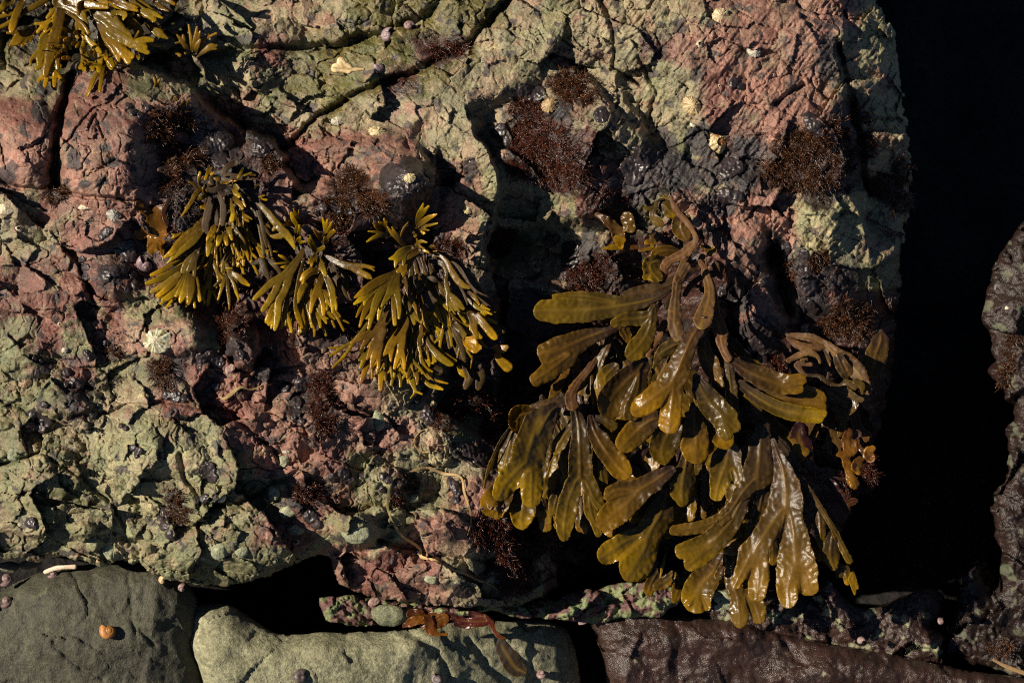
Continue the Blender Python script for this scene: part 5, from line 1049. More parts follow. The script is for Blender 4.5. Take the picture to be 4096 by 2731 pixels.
frond(k2, 'R1', '1130 690 40, 1110 620 60, 1070 600 30; 1150 620 40, 1170 610 20', -26, -22, **dict(KP, cols=(YEL,) * 3, ruf=2))
frond(k2, 'R1', '1300 700 30, 1180 700 40, 1050 700 34, 920 722 14; 1230 660 20, 1260 630 12; 1350 740 20, 1450 720 25, 1510 700 14', -30, -28, **dict(KP, cols=(KC[0], YEL * .7, YEL), ruf=2))
k3 = plant('amber_kelp', 'R6', 2170, 60, -70, 'amber curled kelp lobes in the shade right of the lowest broad rockweed', 'seaweed')
frond(k3, 'R6', '2200 -60 60, 2170 60 66, 2220 160 70, 2250 60 50; 2150 180 50, 2180 300 55, 2200 400 50, 2240 520 70, 2260 570 45; 2060 200 20, 2100 190 36', -20, -8, **dict(KP, puff=.2))
frond(k3, 'R4', '2150 1560 60, 2130 1490 60, 2170 1450 40; R6: 2300 330 60, 2330 260 50, 2260 340 40, 2310 410 30', -20, -6, **dict(KP, puff=.2))
frond(k3, 'R4', '1990 1280 50, 1900 1330 60, 1840 1350 34', -24, -20, **dict(KP, cols=(np.array([.12, .06, .05]),) * 3, ruf=2))
k4 = plant('dulse', 'R4', 1330, 1200, -70, 'dark wine red glossy blade hanging behind the broad rockweed', 'seaweed', 'dark red blades')
frond(k4, 'R4', '1320 1180 60, 1310 1330 120, 1350 1480 130; R6: 1640 80 130, 1700 250 80, 1760 400 45, 1785 500 15', -24, -24, **dict(KP, cols=KD, ruf=3))
k5 = plant('dulse', 'R6', 1950, 500, -70, 'dark red strap with curled tip below the amber kelp lobes', 'seaweed', 'dark red blades')
frond(k5, 'R6', '1940 490 18, 2010 570 55, 2090 690 60, 2150 790 56, 2190 840 22; 2160 780 40, 2240 750 40, 2285 740 18', -24, -18, **dict(KP, cols=KD, ruf=2))
frond(k5, 'R6', '2020 460 14, 2110 490 26, 2190 475 22', -20, -16, **dict(KP, cols=KD, ruf=1))
# ------------------------------------------------------------------ wiry red turf tufts
def turf_material(name, c1, c2):
    m, t, b = mat_new(name); p = geo_pos(t)
    n = noise_n(t, 160, 3, .6, p)
    t.links.new(ramp(t, n.outputs[0], [(.35, c1), (.65, c2)]).outputs[0], b.inputs['Base Color'])
    b.inputs['Roughness'].default_value = .28; b.inputs['Specular IOR Level'].default_value = .6
    return m
M_TURF = turf_material('red_turf', (.024, .007, .005), (.10, .027, .011))
M_TURFB = turf_material('brown_turf', (.024, .009, .004), (.10, .036, .011))
M_TURFG = turf_material('grey_turf', (.040, .028, .026), (.12, .09, .08))
def tuft(spots, label, mat=None, dens=.66, length=12, rad=.42, seed=None, group='wiry dark red turf weeds', lift=0, name='turf_weed', sag=.25, hfun=None, branch=2):
    """spots: (crop, x, y, rx, ry) ellipses on the rock; filaments rooted in them"""
    r = np.random.default_rng(len(label) * 7 + sum(map(ord, label))); hf = hfun or rock_at
    U, V = [], []
    for crop, x, y, rx, ry in spots:
        ox, oy, k = CROP[crop]; n = int(math.pi * rx * ry * k * k * dens) + 6
        a = r.uniform(0, 2 * np.pi, n); q = np.sqrt(r.uniform(0, 1, n))
        U.append(ox + (x + rx * q * np.cos(a)) * k); V.append(oy + (y + ry * q * np.sin(a)) * k)
    U = np.concatenate(U); V = np.concatenate(V)
    kp = fbm(U / 9, V / 9, 3, 170) + .35 * r.normal(0, .3, len(U)) > -.07; U, V = U[kp], V[kp]; cu, cv = U.mean(), V.mean(); n = len(U)
    # clumps: filaments of a clump share a direction
    cl = np.floor(U / 8).astype(int) * 31 + np.floor(V / 8).astype(int) * 17
    ca = _rv[cl & 511]; al = (ca[:, 0] * 2 * np.pi)
    D = np.stack([np.cos(al) * .55, np.sin(al) * .55, .55 + .5 * ca[:, 1]], -1) + r.normal(0, .42, (n, 3)) + np.stack([(U - cu) / 60, (V - cv) / 60, np.zeros(n)], -1)
    D[:, 2] = np.abs(D[:, 2]); D /= np.linalg.norm(D, axis=1)[:, None]
    S = np.stack([U, V, hf(U, V) + lift - .6], -1)
    Lh = length * r.uniform(.5, 1.25, n)
    paths = [(S, D, Lh, np.full(n, rad), 6)]
    co, fa = [], []; base = 0
    def run(S, D, Ln, R, seg):
        pts = [S]; d = D.copy(); p = S.copy()
        for i in range(seg):
            d = d + r.normal(0, .26, d.shape) + np.array([0, sag / seg * 1.6, -.05]); d /= np.linalg.norm(d, axis=1)[:, None]
            p = p + d * (Ln / seg)[:, None]; p[:, 2] = np.maximum(p[:, 2], hf(p[:, 0], p[:, 1]) + lift * .3 + .3)
            pts.append(p.copy())
        return np.stack(pts, 1), d
    main, _ = run(*paths[0])
    groups = [(main, np.full(n, rad))]
    for b in range(branch):
        k = 2 + b; st = main[:, k]; dd = main[:, k + 1] - st; dd /= np.linalg.norm(dd, axis=1)[:, None] + 1e-9
        dd = dd + r.normal(0, .6, dd.shape); dd /= np.linalg.norm(dd, axis=1)[:, None]
        bp, _ = run(st, dd, Lh * r.uniform(.3, .55, n), None, 3); groups.append((bp, np.full(n, rad * .75)))
    for pth, R in groups:
        m, s, _ = pth.shape
        t = np.gradient(pth, axis=1); t /= np.linalg.norm(t, axis=2)[..., None] + 1e-9
        ref = np.array([.31, .52, .8]); x = np.cross(t, ref); x /= np.linalg.norm(x, axis=2)[..., None] + 1e-9; y = np.cross(t, x)
        tp = np.linspace(1, .45, s)[None, :, None, None] * R[:, None, None, None]
        an = np.array([0, 2.094, 4.189]); ring = pth[:, :, None, :] + tp * (np.cos(an)[None, None, :, None] * x[:, :, None] + np.sin(an)[None, None, :, None] * y[:, :, None])
        co.append(ring.reshape(-1, 3)); idx = base + np.arange(m * s * 3).reshape(m, s, 3); base += m * s * 3
        for j in range(3):
            fa.append(np.stack([idx[:, :-1, j], idx[:, :-1, (j + 1) % 3], idx[:, 1:, (j + 1) % 3], idx[:, 1:, j]], -1).reshape(-1, 4))
    co = np.concatenate(co); o = mesh_obj(name, P(co[:, 0], co[:, 1], co[:, 2]), [np.concatenate(fa)], mat or M_TURF)
    tag(o, label, 'seaweed', group); return o
for spots, lab, m in TU:
    m = {'B': M_TURFB, 'G': M_TURFG, 'R': M_TURF}[m]
    kw = {}
    if 'coarse' in lab: kw = dict(rad=.62, length=14, dens=.66, sag=.5)
    elif 'largest' in lab: kw = dict(rad=.42, length=13, dens=.6, sag=.5)
    elif m is M_TURFG: kw = dict(dens=.16, length=13)
    elif 'mat' in lab or 'glistening' in lab: kw = dict(length=6, dens=.4)
    elif 'sprawling' in lab: kw = dict(length=13, dens=.2, sag=.2)
    tuft(spots, lab, m, **kw)
tuft([('M', 835, 425, 26, 26), ('M', 856, 468, 16, 24), ('M', 815, 395, 20, 12)], 'dark wet red turf hanging at the rim around the amber kelp lobes', M_TURF, hfun=lambda u, v: np.maximum(rock_at(u, v), -72.0), length=13, rad=.5)
tuft([('F', 2210, 950, 60, 120), ('F', 2260, 700, 60, 120)], 'red tuft on the tall rock at the right edge', M_TURFB, hfun=lambda u, v: np.full(np.shape(u), -112.0), length=12)
tuft([('I', 2150, 1330, 90, 60)], 'greenish wet tuft low on the rock at the right edge', M_TURFB, hfun=lambda u, v: np.full(np.shape(u), -128.0), length=7)
# ------------------------------------------------------------------ black rubbery crust lumps
def crust_material():
    m, t, b = mat_new('black_crust'); p = geo_pos(t)
    n1 = noise_n(t, 90, 4, .6, p); n2 = noise_n(t, 600, 3, .6, p)
    t.links.new(ramp(t, n1.outputs[0], [(.35, (.016, .012, .013)), (.6, (.036, .026, .026)), (.75, (.07, .05, .045))]).outputs[0], b.inputs['Base Color'])
    t.links.new(mathn(t, 'ADD', .2, mathn(t, 'MULTIPLY', n1.outputs[0], .4)), b.inputs['Roughness'])
    b1 = bumpn(t, n1.outputs[0], .5, .002, b); bumpn(t, n2.outputs[0], .35, .0005, b, b1)
    return m
M_CRUST = crust_material()
def lump(crop, circ, label, hk=.5, seed=0, mat=None, name='crust_lump', cat='crust', group='black rubbery crust lumps', step=.7, edge=1.0):
    ox, oy, k = CROP[crop]; C_ = [(ox + x * k, oy + y * k, r * k) for x, y, r in circ]
    u0 = min(c[0] - c[2] for c in C_) - 4; u1 = max(c[0] + c[2] for c in C_) + 4; v0 = min(c[1] - c[2] for c in C_) - 4; v1 = max(c[1] + c[2] for c in C_) + 4
    def sdf(U, V):
        a = np.full(U.shape, 1e3)
        for x, y, r in C_:
            b = np.hypot(U - x, V - y) - r; q = np.clip(.5 + .5 * (a - b) / 1.2, 0, 1); a = a * (1 - q) + b * q - 1.2 * q * (1 - q)
        return a + edge * perlin(U / 3.2, V / 3.2, seed + 5) + edge * .6 * perlin(U / 8, V / 8, seed + 9)
    def front(u, v, d):
        z = np.zeros(u.shape); hk2 = hk * .75
        for x, y, r in C_:
            q = np.clip(1 - ((u - x) ** 2 + (v - y) ** 2) / (r * r * 1.25), 0, 1); z = np.maximum(z, hk2 * r * np.sqrt(q)) + .12 * z * q
        e = np.clip(-d / 1.6, 0, 1)
        return rock_at(u, v) + 1.0 + z * np.sqrt(e) * (1 + .5 * perlin(u / 3.6, v / 3.6, seed)) + 1.1 * np.sqrt(np.clip(1 - (1 - e) ** 2, 0, 1)) + .35 * perlin(u / 1.8, v / 1.8, seed + 2)
    o = relief(name, u0, u1, v0, v1, step, sdf, front, mat or M_CRUST, back=lambda u, v: rock_at(u, v) - 5, inset=0, rows=2)
    return tag(o, label, cat, group)
LUMPS = [
 ('B', [(380, 1180, 110), (480, 1120, 90), (560, 1250, 80), (440, 1280, 80), (470, 1380, 60)], 'big wrinkled dome shaped black crust carrying a pale limpet', .3),
 ('B', [(20, 1390, 48), (-20, 1360, 34), (70, 1400, 30)], 'shiny polished black lump above the middle narrow rockweed', .7),
 ('A', [(2140, 1370, 40), (2090, 1400, 24)], 'dull black bead left of the shiny polished lump', .7),
 ('A', [(1720, 980, 70), (1770, 930, 50), (1700, 920, 40)], 'rounded black lump in the notch right of the red block', .6),
 ('A', [(1300, 900, 50), (1380, 960, 70), (1480, 930, 70), (1450, 1050, 60), (1560, 1020, 50)], 'broad lumpy black crust sheet above the leftmost narrow rockweed', .35),
 ('A', [(1290, 740, 40), (1340, 780, 40), (1390, 830, 34), (1300, 800, 30)], 'black crust behind the bushy tuft on the red block', .6),
 ('A', [(850, 700, 22), (880, 740, 26), (930, 760, 26), (980, 710, 24)], 'string of flat dark beads on the red block', .6),
 ('A', [(1220, 1480, 55), (1270, 1440, 34)], 'black bead under the grey strands beside the amber kelp', .6),
 ('D', [(720, 80, 70), (780, 130, 60), (850, 190, 60), (860, 130, 40), (700, 150, 40)], 'knobbly black crust above the square black pad on the left', .4),
 ('D', [(700, 310, 50), (760, 300, 46), (820, 290, 40), (700, 350, 36)], 'squarish glossy black pad left of the purple snail', .55),
 ('D', [(880, 330, 30), (900, 390, 34), (840, 430, 26)], 'black beads running down right of the glossy pad', .6),
 ('D', [(560, 280, 30), (570, 340, 30), (540, 230, 24)], 'two faint black beads beside the dark hollow at left', .5),
 ('D', [(1540, 800, 50), (1580, 860, 40), (1510, 840, 30)], 'black lump hanging under the leftmost rockweed tips', .65),
 ('D', [(1330, 880, 40), (1390, 850, 36), (1440, 900, 50), (1400, 980, 40), (1420, 1060, 36), (1340, 950, 34)], 'ragged black crust right of the round limpet boulder', .5),
 ('D', [(560, 720, 26), (590, 770, 22)], 'pair of black beads left of the big limpet', .75),
 ('D', [(690, 780, 24), (740, 800, 16), (660, 760, 14)], 'black bead cluster on a green cobble left of the big limpet', .7),
 ('D', [(600, 870, 36), (660, 880, 40), (570, 840, 24)], 'three merged black beads below the pair left of the big limpet', .7),
 ('D', [(250, 830, 20), (230, 880, 24), (270, 900, 22), (190, 860, 16)], 'upper left scatter of small black beads', .8),
 ('D', [(300, 950, 40), (250, 980, 30), (330, 930, 24)], 'shiny black blob cluster touching a tiny barnacle ring', .7),
 ('D', [(440, 970, 34), (490, 1030, 34), (530, 1050, 30), (440, 1050, 24)], 'black blob cluster on the ledge edge right of the barnacle ring', .7),
 ('D', [(290, 1190, 30), (220, 1250, 40), (280, 1270, 46), (200, 1330, 44), (270, 1340, 40), (320, 1310, 30)], 'large pile of shiny black blobs at far left', .7),
 ('D', [(600, 1200, 24), (620, 1250, 30), (650, 1190, 14)], 'single curled black blob above the green bulge', .8),
 ('D', [(800, 1320, 18), (830, 1340, 16)], 'tiny twin black beads at the top edge of the green bulge', .8),
 ('D', [(880, 1470, 26), (920, 1490, 26), (900, 1520, 18)], 'flat shiny black beads on the angular green cobble', .6),
 ('D', [(1100, 1120, 34), (1160, 1130, 44), (1220, 1140, 30)], 'ribbed black crust below the limpet boulder tuft', .5),
 ('D', [(1990, 1050, 50), (2050, 1020, 40), (1880, 1070, 36)], 'smooth black crust patch left of the upright red tuft', .45),
 ('D', [(1960, 1170, 44), (1960, 1240, 36), (1990, 1300, 32), (1940, 1270, 26)], 'vertical chain of glossy black blobs left of the upright red tuft', .7),
 ('D', [(1970, 780, 24), (2020, 800, 22)], 'small black bead right of the round bulge under the middle rockweed', .6),
 ('G', [(1370, 170, 54), (1400, 210, 40), (1390, 140, 30)], 'leathery black patch on the green bulge left of the ringed bead', .4),
 ('G', [(1560, 200, 36), (1540, 170, 20)], 'ringed black bead on the green bulge', .6),
 ('G', [(1350, 350, 36), (1300, 360, 24)], 'shiny black bead above the red gravelly patch', .7),
 ('G', [(1100, 440, 40), (1090, 520, 44), (1130, 590, 40), (1060, 480, 26)], 'drooping black crust under the black spiky tuft', .6),
 ('G', [(200, 510, 40), (230, 540, 20)], 'dark shiny knob at the lower left of the boulder', .6),
 ('G', [(2200, 210, 36), (2270, 190, 44), (2290, 230, 30)], 'round black blobs beside the cobble with the bristly tuft', .8),
 ('G', [(2050, 470, 50), (2090, 520, 36), (2140, 370, 30)], 'black crust below the bristly tuft cobble', .5),
 ('H', [(40, 200, 40), (90, 230, 34), (170, 200, 26)], 'pair of shiny black blobs left of the dry grass loop', .8),
 ('H', [(300, 200, 30), (340, 230, 34), (300, 290, 24), (390, 160, 26)], 'black blobs crossed by the dry grass loop', .7),
 ('H', [(770, 260, 34), (790, 300, 34), (780, 360, 30), (740, 230, 22)], 'black blob chain inside the right side of the grass loop', .75),
 ('H', [(870, 40, 50), (900, 100, 40), (960, 80, 44), (850, 10, 34)], 'black blob heap at the left edge of the broad rockweed', .6),
 ('E', [(360, 1180, 22), (400, 1190, 20), (380, 1210, 16)], 'four lobed black bead below the dangling rockweed tips', .9),
 ('E', [(530, 1160, 22), (510, 1150, 14)], 'ring shaped black bead on a green knob below the rockweed', .9),
 ('E', [(600, 1230, 46), (610, 1290, 34), (570, 1270, 24)], 'larger smooth black bead pair beside the thin red weed', .8),
 ('E', [(380, 1050, 14)], 'single tiny black bead just under a rockweed tip', .9),
 ('E', [(720, 1410, 34), (740, 1450, 28)], 'black bead under the dry grass arc', .7),
 ('H', [(820, 950, 60), (880, 930, 50), (860, 890, 34)], 'ribbed black lump at the bottom edge near the coarse tuft', .5),
 ('B', [(1920, 1100, 60), (2010, 1080, 60), (1950, 1170, 60), (1980, 1010, 50)], 'folded black crust slab in the upper middle of the boulder', .35),
 ('B', [(1250, 620, 60), (1330, 620, 50), (1230, 600, 40)], 'dull black crust above the largest turf', .4),
 ('B', [(1080, 860, 50), (1130, 930, 40), (1040, 880, 34)], 'black crust wrapped over the top of the tall ledge', .4),
 ('B', [(1750, 760, 60), (1790, 850, 60), (1760, 900, 50)], 'black crust in the shade right of the largest turf', .35),
 ('C', [(360, 1110, 70), (420, 1100, 50), (330, 1150, 40)], 'rounded black crust hump left of the broad turf cushion', .45),
 ('C', [(340, 1290, 60), (420, 1300, 44)], 'lower black crust hump left of the broad turf cushion', .4),
 ('C', [(920, 820, 60), (890, 780, 44), (960, 880, 40)], 'black crust above the broad turf cushion', .4),
 ('C', [(390, 540, 40), (440, 570, 24)], 'thin black crust on the upper pink face', .35),
 ('F', [(610, 210, 50), (610, 290, 54), (600, 370, 50), (640, 330, 40), (690, 130, 40), (740, 150, 34)], 'long beaded black crust strip left of the black slot', .35),
 ('F', [(860, 190, 40), (880, 260, 60), (890, 350, 60), (870, 430, 50), (900, 400, 46)], 'tall lumpy black crust column right of the black slot', .4),
 ('F', [(440, 370, 40), (420, 430, 50), (320, 440, 34)], 'black crust beside the broad rockweed stem', .4),
 ('F', [(540, 660, 60), (600, 700, 60), (640, 650, 50), (560, 780, 60), (520, 800, 50), (580, 880, 40)], 'big smooth black crust mass right of the broad rockweed stem', .45),
 ('F', [(900, 530, 40), (930, 560, 30)], 'glinting black bead above the pink snail tip', .6),
 ('F', [(300, 60, 30), (330, 100, 24)], 'silvery black bead near the top of the broad rockweed stem', .8),
 ('E', [(1400, 110, 40), (1440, 90, 26)], 'dark purple bead on the pale knobbly rock between the rockweeds', .8),
 ('E', [(1540, 160, 60), (1530, 240, 60), (1510, 330, 40)], 'rough dark crust strip right of the purple bead', .3),
 ('H', [(1060, 905, 22)], 'grey pearly bead below the end of the dry grass', .9),
]
for i, (c, cs, lab, hk) in enumerate(LUMPS): lump(c, cs, lab, hk, i)
# ------------------------------------------------------------------ shells
def shell_material():
    m, t, b = mat_new('shell'); p = geo_pos(t)
    a = N(t, 'ShaderNodeAttribute', attribute_name='tint'); n = noise_n(t, 500, 4, .7, p)
    t.links.new(mixc(t, 1.0, a.outputs['Color'], ramp(t, n.outputs[0], [(.3, (.7, .68, .62)), (.65, (1.15, 1.15, 1.12))]).outputs[0], 'MULTIPLY'), b.inputs['Base Color'])
    b.inputs['Roughness'].default_value = .5; bumpn(t, n.outputs[0], .4, .0006, b); return m
M_SHELL = shell_material()
def local_frame(crop, x, y, h, tilt=(0, 0)):
    ox, oy, k = CROP[crop]; u, v = ox + x * k, oy + y * k
    hh = rock_at(u, v) if h is None else h
    c = P(u, v, hh); n = AXN + tilt[0] * AXX + tilt[1] * AXY; n /= np.linalg.norm(n)
    ex = AXX - n * np.dot(AXX, n); ex /= np.linalg.norm(ex); ey = np.cross(n, ex)
    return c, ex, ey, n, k
def limpet(crop, x, y, R, label, ratio=.85, rot=0, hgt=.42, ribs=22, cols=((.62, .55, .38), (.30, .20, .09)), apex=(.1, .1), scal=.045, tilt=(0, 0), h=None, seed=0, name='limpet', cat='limpet', group='limpets on the boulder', hole=0, lift=1.8):
    c, ex, ey, n, k = local_frame(crop, x, y, h, tilt); R = R * k / 1000
    A = 96; rg = np.linspace(hole, 1, 14); th = np.linspace(0, 2 * np.pi, A, endpoint=False)
    TH, RG = np.meshgrid(th, rg); r = np.random.default_rng(seed)
    ph = th + .16 * np.sin(3 * th + seed) + .07 * np.sin(7 * th + 2 * seed); rib = np.cos(ribs * ph)[None]; nz = r.normal(0, 1, A); nz = (nz + np.roll(nz, 1) + np.roll(nz, -1) + np.roll(nz, 2)) / 4
    rad = RG * (1 + scal * rib * RG ** 2 + scal * .9 * nz[None] * RG ** 2)
    X = rad * np.cos(TH); Y = rad * np.sin(TH) * ratio
    Z = hgt * (1 - RG ** 1.25) + .022 * rib * np.sin(RG * 2.6) + .02 * np.sin(RG * 26 + 2 * nz[None]) * RG
    X = X + apex[0] * (1 - RG); Y = Y + apex[1] * (1 - RG)
    cr, sr = math.cos(rot), math.sin(rot); X, Y = X * cr - Y * sr, X * sr + Y * cr
    co = c + (X[..., None] * ex + Y[..., None] * ey + Z[..., None] * n) * R + n * lift / 1000
    base = c + (X[-1][:, None] * ex + Y[-1][:, None] * ey) * R - n * .004
    m = len(rg)
    idx = np.arange((m + 1) * A).reshape(m + 1, A)
    f = np.stack([idx[:-1], idx[1:], np.roll(idx[1:], -1, 1), np.roll(idx[:-1], -1, 1)], -1).reshape(-1, 4)
    Zn = .05 * perlin(X * 6 + seed, Y * 6, 7) * sstep(0, .3, RG); co = co + (Zn[..., None] * n) * R
    allc = np.concatenate([co.reshape(-1, 3), base]); c1, c2 = np.array(cols[0]) * .72, np.array(cols[1]) * .7
    wv = .5 + .5 * np.sin(ribs * .45 * ph + 2)[None]; mk = sstep(.45, .75, wv * .7 + .35 * perlin(X * 3 + seed, Y * 3, 3)) * sstep(.18, .4, RG) ; ring = sstep(.6, .9, .5 + .5 * np.sin(RG * 22 + nz[None] * 2)) * .35
    mk = np.clip(mk + ring * RG, 0, 1)[..., None]
    col = c1 * (1 - mk) + c2 * mk; ap = sstep(.22, .1, RG)[..., None]; col = col * (1 - ap) + ap * (c1 * .4 + np.array([.35, .22, .12]) * .6)
    col = np.concatenate([col.reshape(-1, 3), np.repeat(c2[None], A, 0)]); col = np.concatenate([col, np.ones((len(col), 1))], -1)
    o = mesh_obj(name, allc, [f], M_SHELL, attrs={'tint': col}); return tag(o, label, cat, group)
YL = ((.66, .56, .32), (.36, .26, .08)); WH = ((.62, .58, .48), (.30, .27, .20))
limpet('D', 1052, 766, 92, 'largest limpet, cream and green with wavy ribs, on the round boulder at left', .88, .2, .36, 15, ((.66, .62, .46), (.26, .22, .08)), (-.1, .1), .045, seed=1, lift=9)
limpet('B', 480, 1180, 40, 'small pale limpet on the wrinkled black dome', .75, .2, .4, 11, YL, seed=2, scal=.06, lift=8)
limpet('B', 262, 875, 60, 'ragged yellow limpet at the top edge of the red outcrop', .65, -.3, .4, 12, YL, scal=.07, seed=3)
limpet('B', 1400, 700, 56, 'tan bumpy limpet among the largest turf', .85, .3, .55, 12, ((.52, .36, .18), (.30, .18, .08)), scal=.06, seed=4, lift=5)
limpet('C', 118, 700, 76, 'tan oval limpet left of the broken shell', .72, -.75, .5, 15, ((.60, .46, .24), (.34, .2, .08)), seed=5)
limpet('C', 305, 115, 62, 'round white limpet near the top on the pink face', .95, .9, .5, 15, ((.66, .54, .34), (.36, .22, .10)), seed=6)
limpet('C', 528, 340, 48, 'bluish white limpet in the middle of the pink face', .8, -.5, .55, 12, WH, (.2, -.1), seed=7)
limpet('A', 752, 1420, 52, 'blue grey and rusty limpet below the red block', .75, -.6, .55, 13, ((.40, .42, .40), (.22, .13, .07)), seed=8)
limpet('A', 2230, 800, 48, 'worn beige limpet in the wet crack behind', .6, .2, .4, 11, WH, seed=9, scal=.06)
limpet('D', 170, 1045, 46, 'brown striped limpet half hidden at the left edge', .62, .3, .45, 20, ((.42, .28, .17), (.12, .08, .05)), seed=10)
limpet('D', 945, 1130, 36, 'flat cream fan shell lodged above the green bulge', .55, 0, .25, 9, YL, seed=11)
limpet('D', 430, 825, 22, 'small white limpet on the green patch, upper left of the blob cluster', .9, .3, .6, 10, WH, seed=12)
limpet('B', 862, 1385, 32, 'yellow limpet near the bottom of the tall pale ledge', .9, .4, .7, 9, YL, seed=13)
limpet('E', 632, 1180, 26, 'yellow white shell beside the larger smooth black bead pair', .8, -.8, .8, 9, YL, seed=14, lift=6)
limpet('G', 1890, 42, 26, 'flat pink white shell left of the pink knob', .4, 0, .3, 8, WH, seed=15)
# a broken limpet shell with an orange cavity
e_ = plant('broken_shell', 'C', 285, 945, -50, 'broken cream limpet shell showing its orange inside', 'shell')
_o = limpet('C', 285, 945, 74, 'x', .95, .5, .75, 7, ((.62, .48, .26), (.42, .28, .12)), (.25, .1), .09, tilt=(.35, -.1), seed=21, name='shell_wall', hole=.42, lift=2)
_c = limpet('C', 296, 930, 50, 'x', .95, .5, .25, 7, ((.40, .15, .03), (.30, .09, .02)), (.25, .1), .04, tilt=(.35, -.1), seed=22, name='cavity', lift=3.2)
for _q in (_o, _c):
    for _k in ('label', 'category', 'group'):
        if _k in _q: del _q[_k]
    _q.location = _q.location - e_.location; _q.parent = e_
def barnacle(crop, x, y, R, label, h=None, col=(.55, .48, .36)):
    limpet(crop, x, y, R, label, .95, x * .1, .75, 6, (col, tuple(.6 * q for q in col)), (0, 0), .06, seed=int(x), name='barnacle', cat='barnacle', group='small barnacle rings', hole=.42, lift=.3, h=h)
for c, x, y, r_, lab in [('D', 395, 655, 16, 'barnacle ring on the grey green rock, above the bead pair'), ('D', 345, 973, 15, 'tiny barnacle ring touching the shiny black blob cluster'), ('D', 785, 1278, 11, 'barnacle at the top edge of the green bulge'),
 ('D', 640, 1360, 14, 'pink rimmed barnacle left of the tiny twin beads'), ('D', 675, 1385, 11, 'smaller barnacle just below the pink rimmed one'), ('B', 880, 1060, 16, 'barnacle ring on the lit face left of the tall ledge edge'), ('B', 600, 985, 13, 'barnacle near the top of the shadow right of the black dome'),
 ('A', 125, 1505, 24, 'pair like barnacle cup on the cream stone at far left'), ('D', 75, 1290 - 1180 + 20, 1, ''), ('R2', 1548, 680, 26, 'pale barnacle on the tall black crust column'), ('G', 215, 140, 12, 'barnacle on the smooth green knob at lower left'), ('G', 200, 230, 12, 'purple barnacle below the one on the smooth green knob'),
 ('A', 570, 858, 12, 'white barnacle speck in the middle of the red block'), ('E', 1310, 260, 22, 'cream barnacle on the pale knobbly rock'), ('G', 1955, 635, 24, 'pinkish barnacle lump on the red shelf near the bottom'), ('G', 1465, 345, 1, ''), ('C', 170, 290, 26, 'rusty barnacle stain at the left of the pink face'), ('C', 300, 568, 14, 'white barnacle beside the thin black crust'), ('F', 255, 1, 10, 'barnacle by the upper rockweed shoot')]:
    if lab: barnacle(c, x, y, r_, lab)
def snail(crop, x, y, R, label, cols, h=None, rot=0.0, tilt=(.3, .3), spire=.9, group='sea snails', lift=0.0, stripes=0):
    """a coiled shell: a tube wound on a cone, whorls touching"""
    c, ex, ey, n, k = local_frame(crop, x, y, h, tilt); R = R * k / 1000
    turns = 3.3; S = 110; A = 22; s = np.linspace(0, 1, S); ph = s * turns * 2 * np.pi
    g = np.exp(-s * 2.5)                                   # whorl size falls towards the tip
    tr = .56 * g; cr_ = .48 * g; cz = spire * (1 - g) * 1.15
    a = np.linspace(0, 2 * np.pi, A, endpoint=False)
    PH, AA = np.meshgrid(ph, a, indexing='ij')
    rr = cr_[:, None] + tr[:, None] * np.cos(AA); zz = cz[:, None] + tr[:, None] * np.sin(AA) * 1.0
    X = rr * np.cos(PH + rot); Y = rr * np.sin(PH + rot); Z = zz + .45
    co = c + (X[..., None] * ex + Y[..., None] * ey + Z[..., None] * n) * R + n * lift / 1000
    idx = np.arange(S * A).reshape(S, A)
    f = np.stack([idx[:-1], np.roll(idx[:-1], -1, 1), np.roll(idx[1:], -1, 1), idx[1:]], -1).reshape(-1, 4)
    c1, c2, c3 = [np.array(q) for q in cols]; w_ = (.5 + .5 * np.sin(AA * 5 + perlin(PH * 2, AA * 2, 3) * 2)) if stripes else sstep(-.1, .25, perlin(PH * 1.6, AA * 1.3, 5))
    w_ = np.broadcast_to(w_, PH.shape); col = c1 * (1 - w_[..., None]) + c2 * w_[..., None]; tpm = sstep(.5, .8, s)[:, None, None]; col = col * (1 - tpm) + c3 * tpm
    col = np.concatenate([col.reshape(-1, 3), np.ones((S * A, 1))], -1)
    o = mesh_obj('sea_snail', co.reshape(-1, 3), [f, ], M_SHELL, attrs={'tint': col}); return tag(o, label, 'snail', group)
PUR = ((.17, .12, .14), (.26, .17, .19), (.36, .26, .24)); PNK = ((.18, .11, .11), (.26, .17, .16), (.34, .26, .22)); ORNG = ((.34, .13, .03), (.42, .19, .05), (.5, .28, .1)); DRK = ((.05, .035, .035), (.10, .07, .07), (.2, .15, .13))
snail('L1', 95, 1155, 118, 'purple striped snail just below the amber kelp', PUR, rot=2, tilt=(.2, -.9), stripes=1, spire=.7)
snail('B', 350, 245, 62, 'larger grey purple snail in the wet crack near the top', PUR, rot=1, tilt=(-.5, .1), spire=.7)
snail('B', 470, 190, 50, 'paler pink snail behind the larger one in the crack', PNK, rot=0, tilt=(.1, .4), spire=.7)
snail('B', 265, 452, 46, 'purple snail with a white eroded tip beside the cream shell piece', ((.17, .12, .14), (.22, .15, .17), (.6, .5, .4)), rot=3, tilt=(.6, .3), spire=.5)
hs = lambda lab, u, v: float(STONES[lab][0](np.array([u]), np.array([v]), np.array([-60.0]))[0])
LO = 'dark olive smooth rock with a snail on it, bottom left corner'; LP = 'pale grey green smooth rock with a rounded horn at its left end'; LS = 'dark purple brown slab coated in leathery crust along the bottom right'
snail('G', 712, 1238, 66, 'orange brown snail alone on the dark olive rock', ORNG, h=hs(LO, 108, 633) - 1, rot=2.5, tilt=(.4, .5), spire=.6, group='snails on the loose rocks')
snail('G', 1985, 1530, 62, 'black round snail on the pale rock, left one', DRK, h=hs(LP, 300, 677) - 1, rot=1, tilt=(.2, .2), spire=.4, group='snails on the loose rocks')
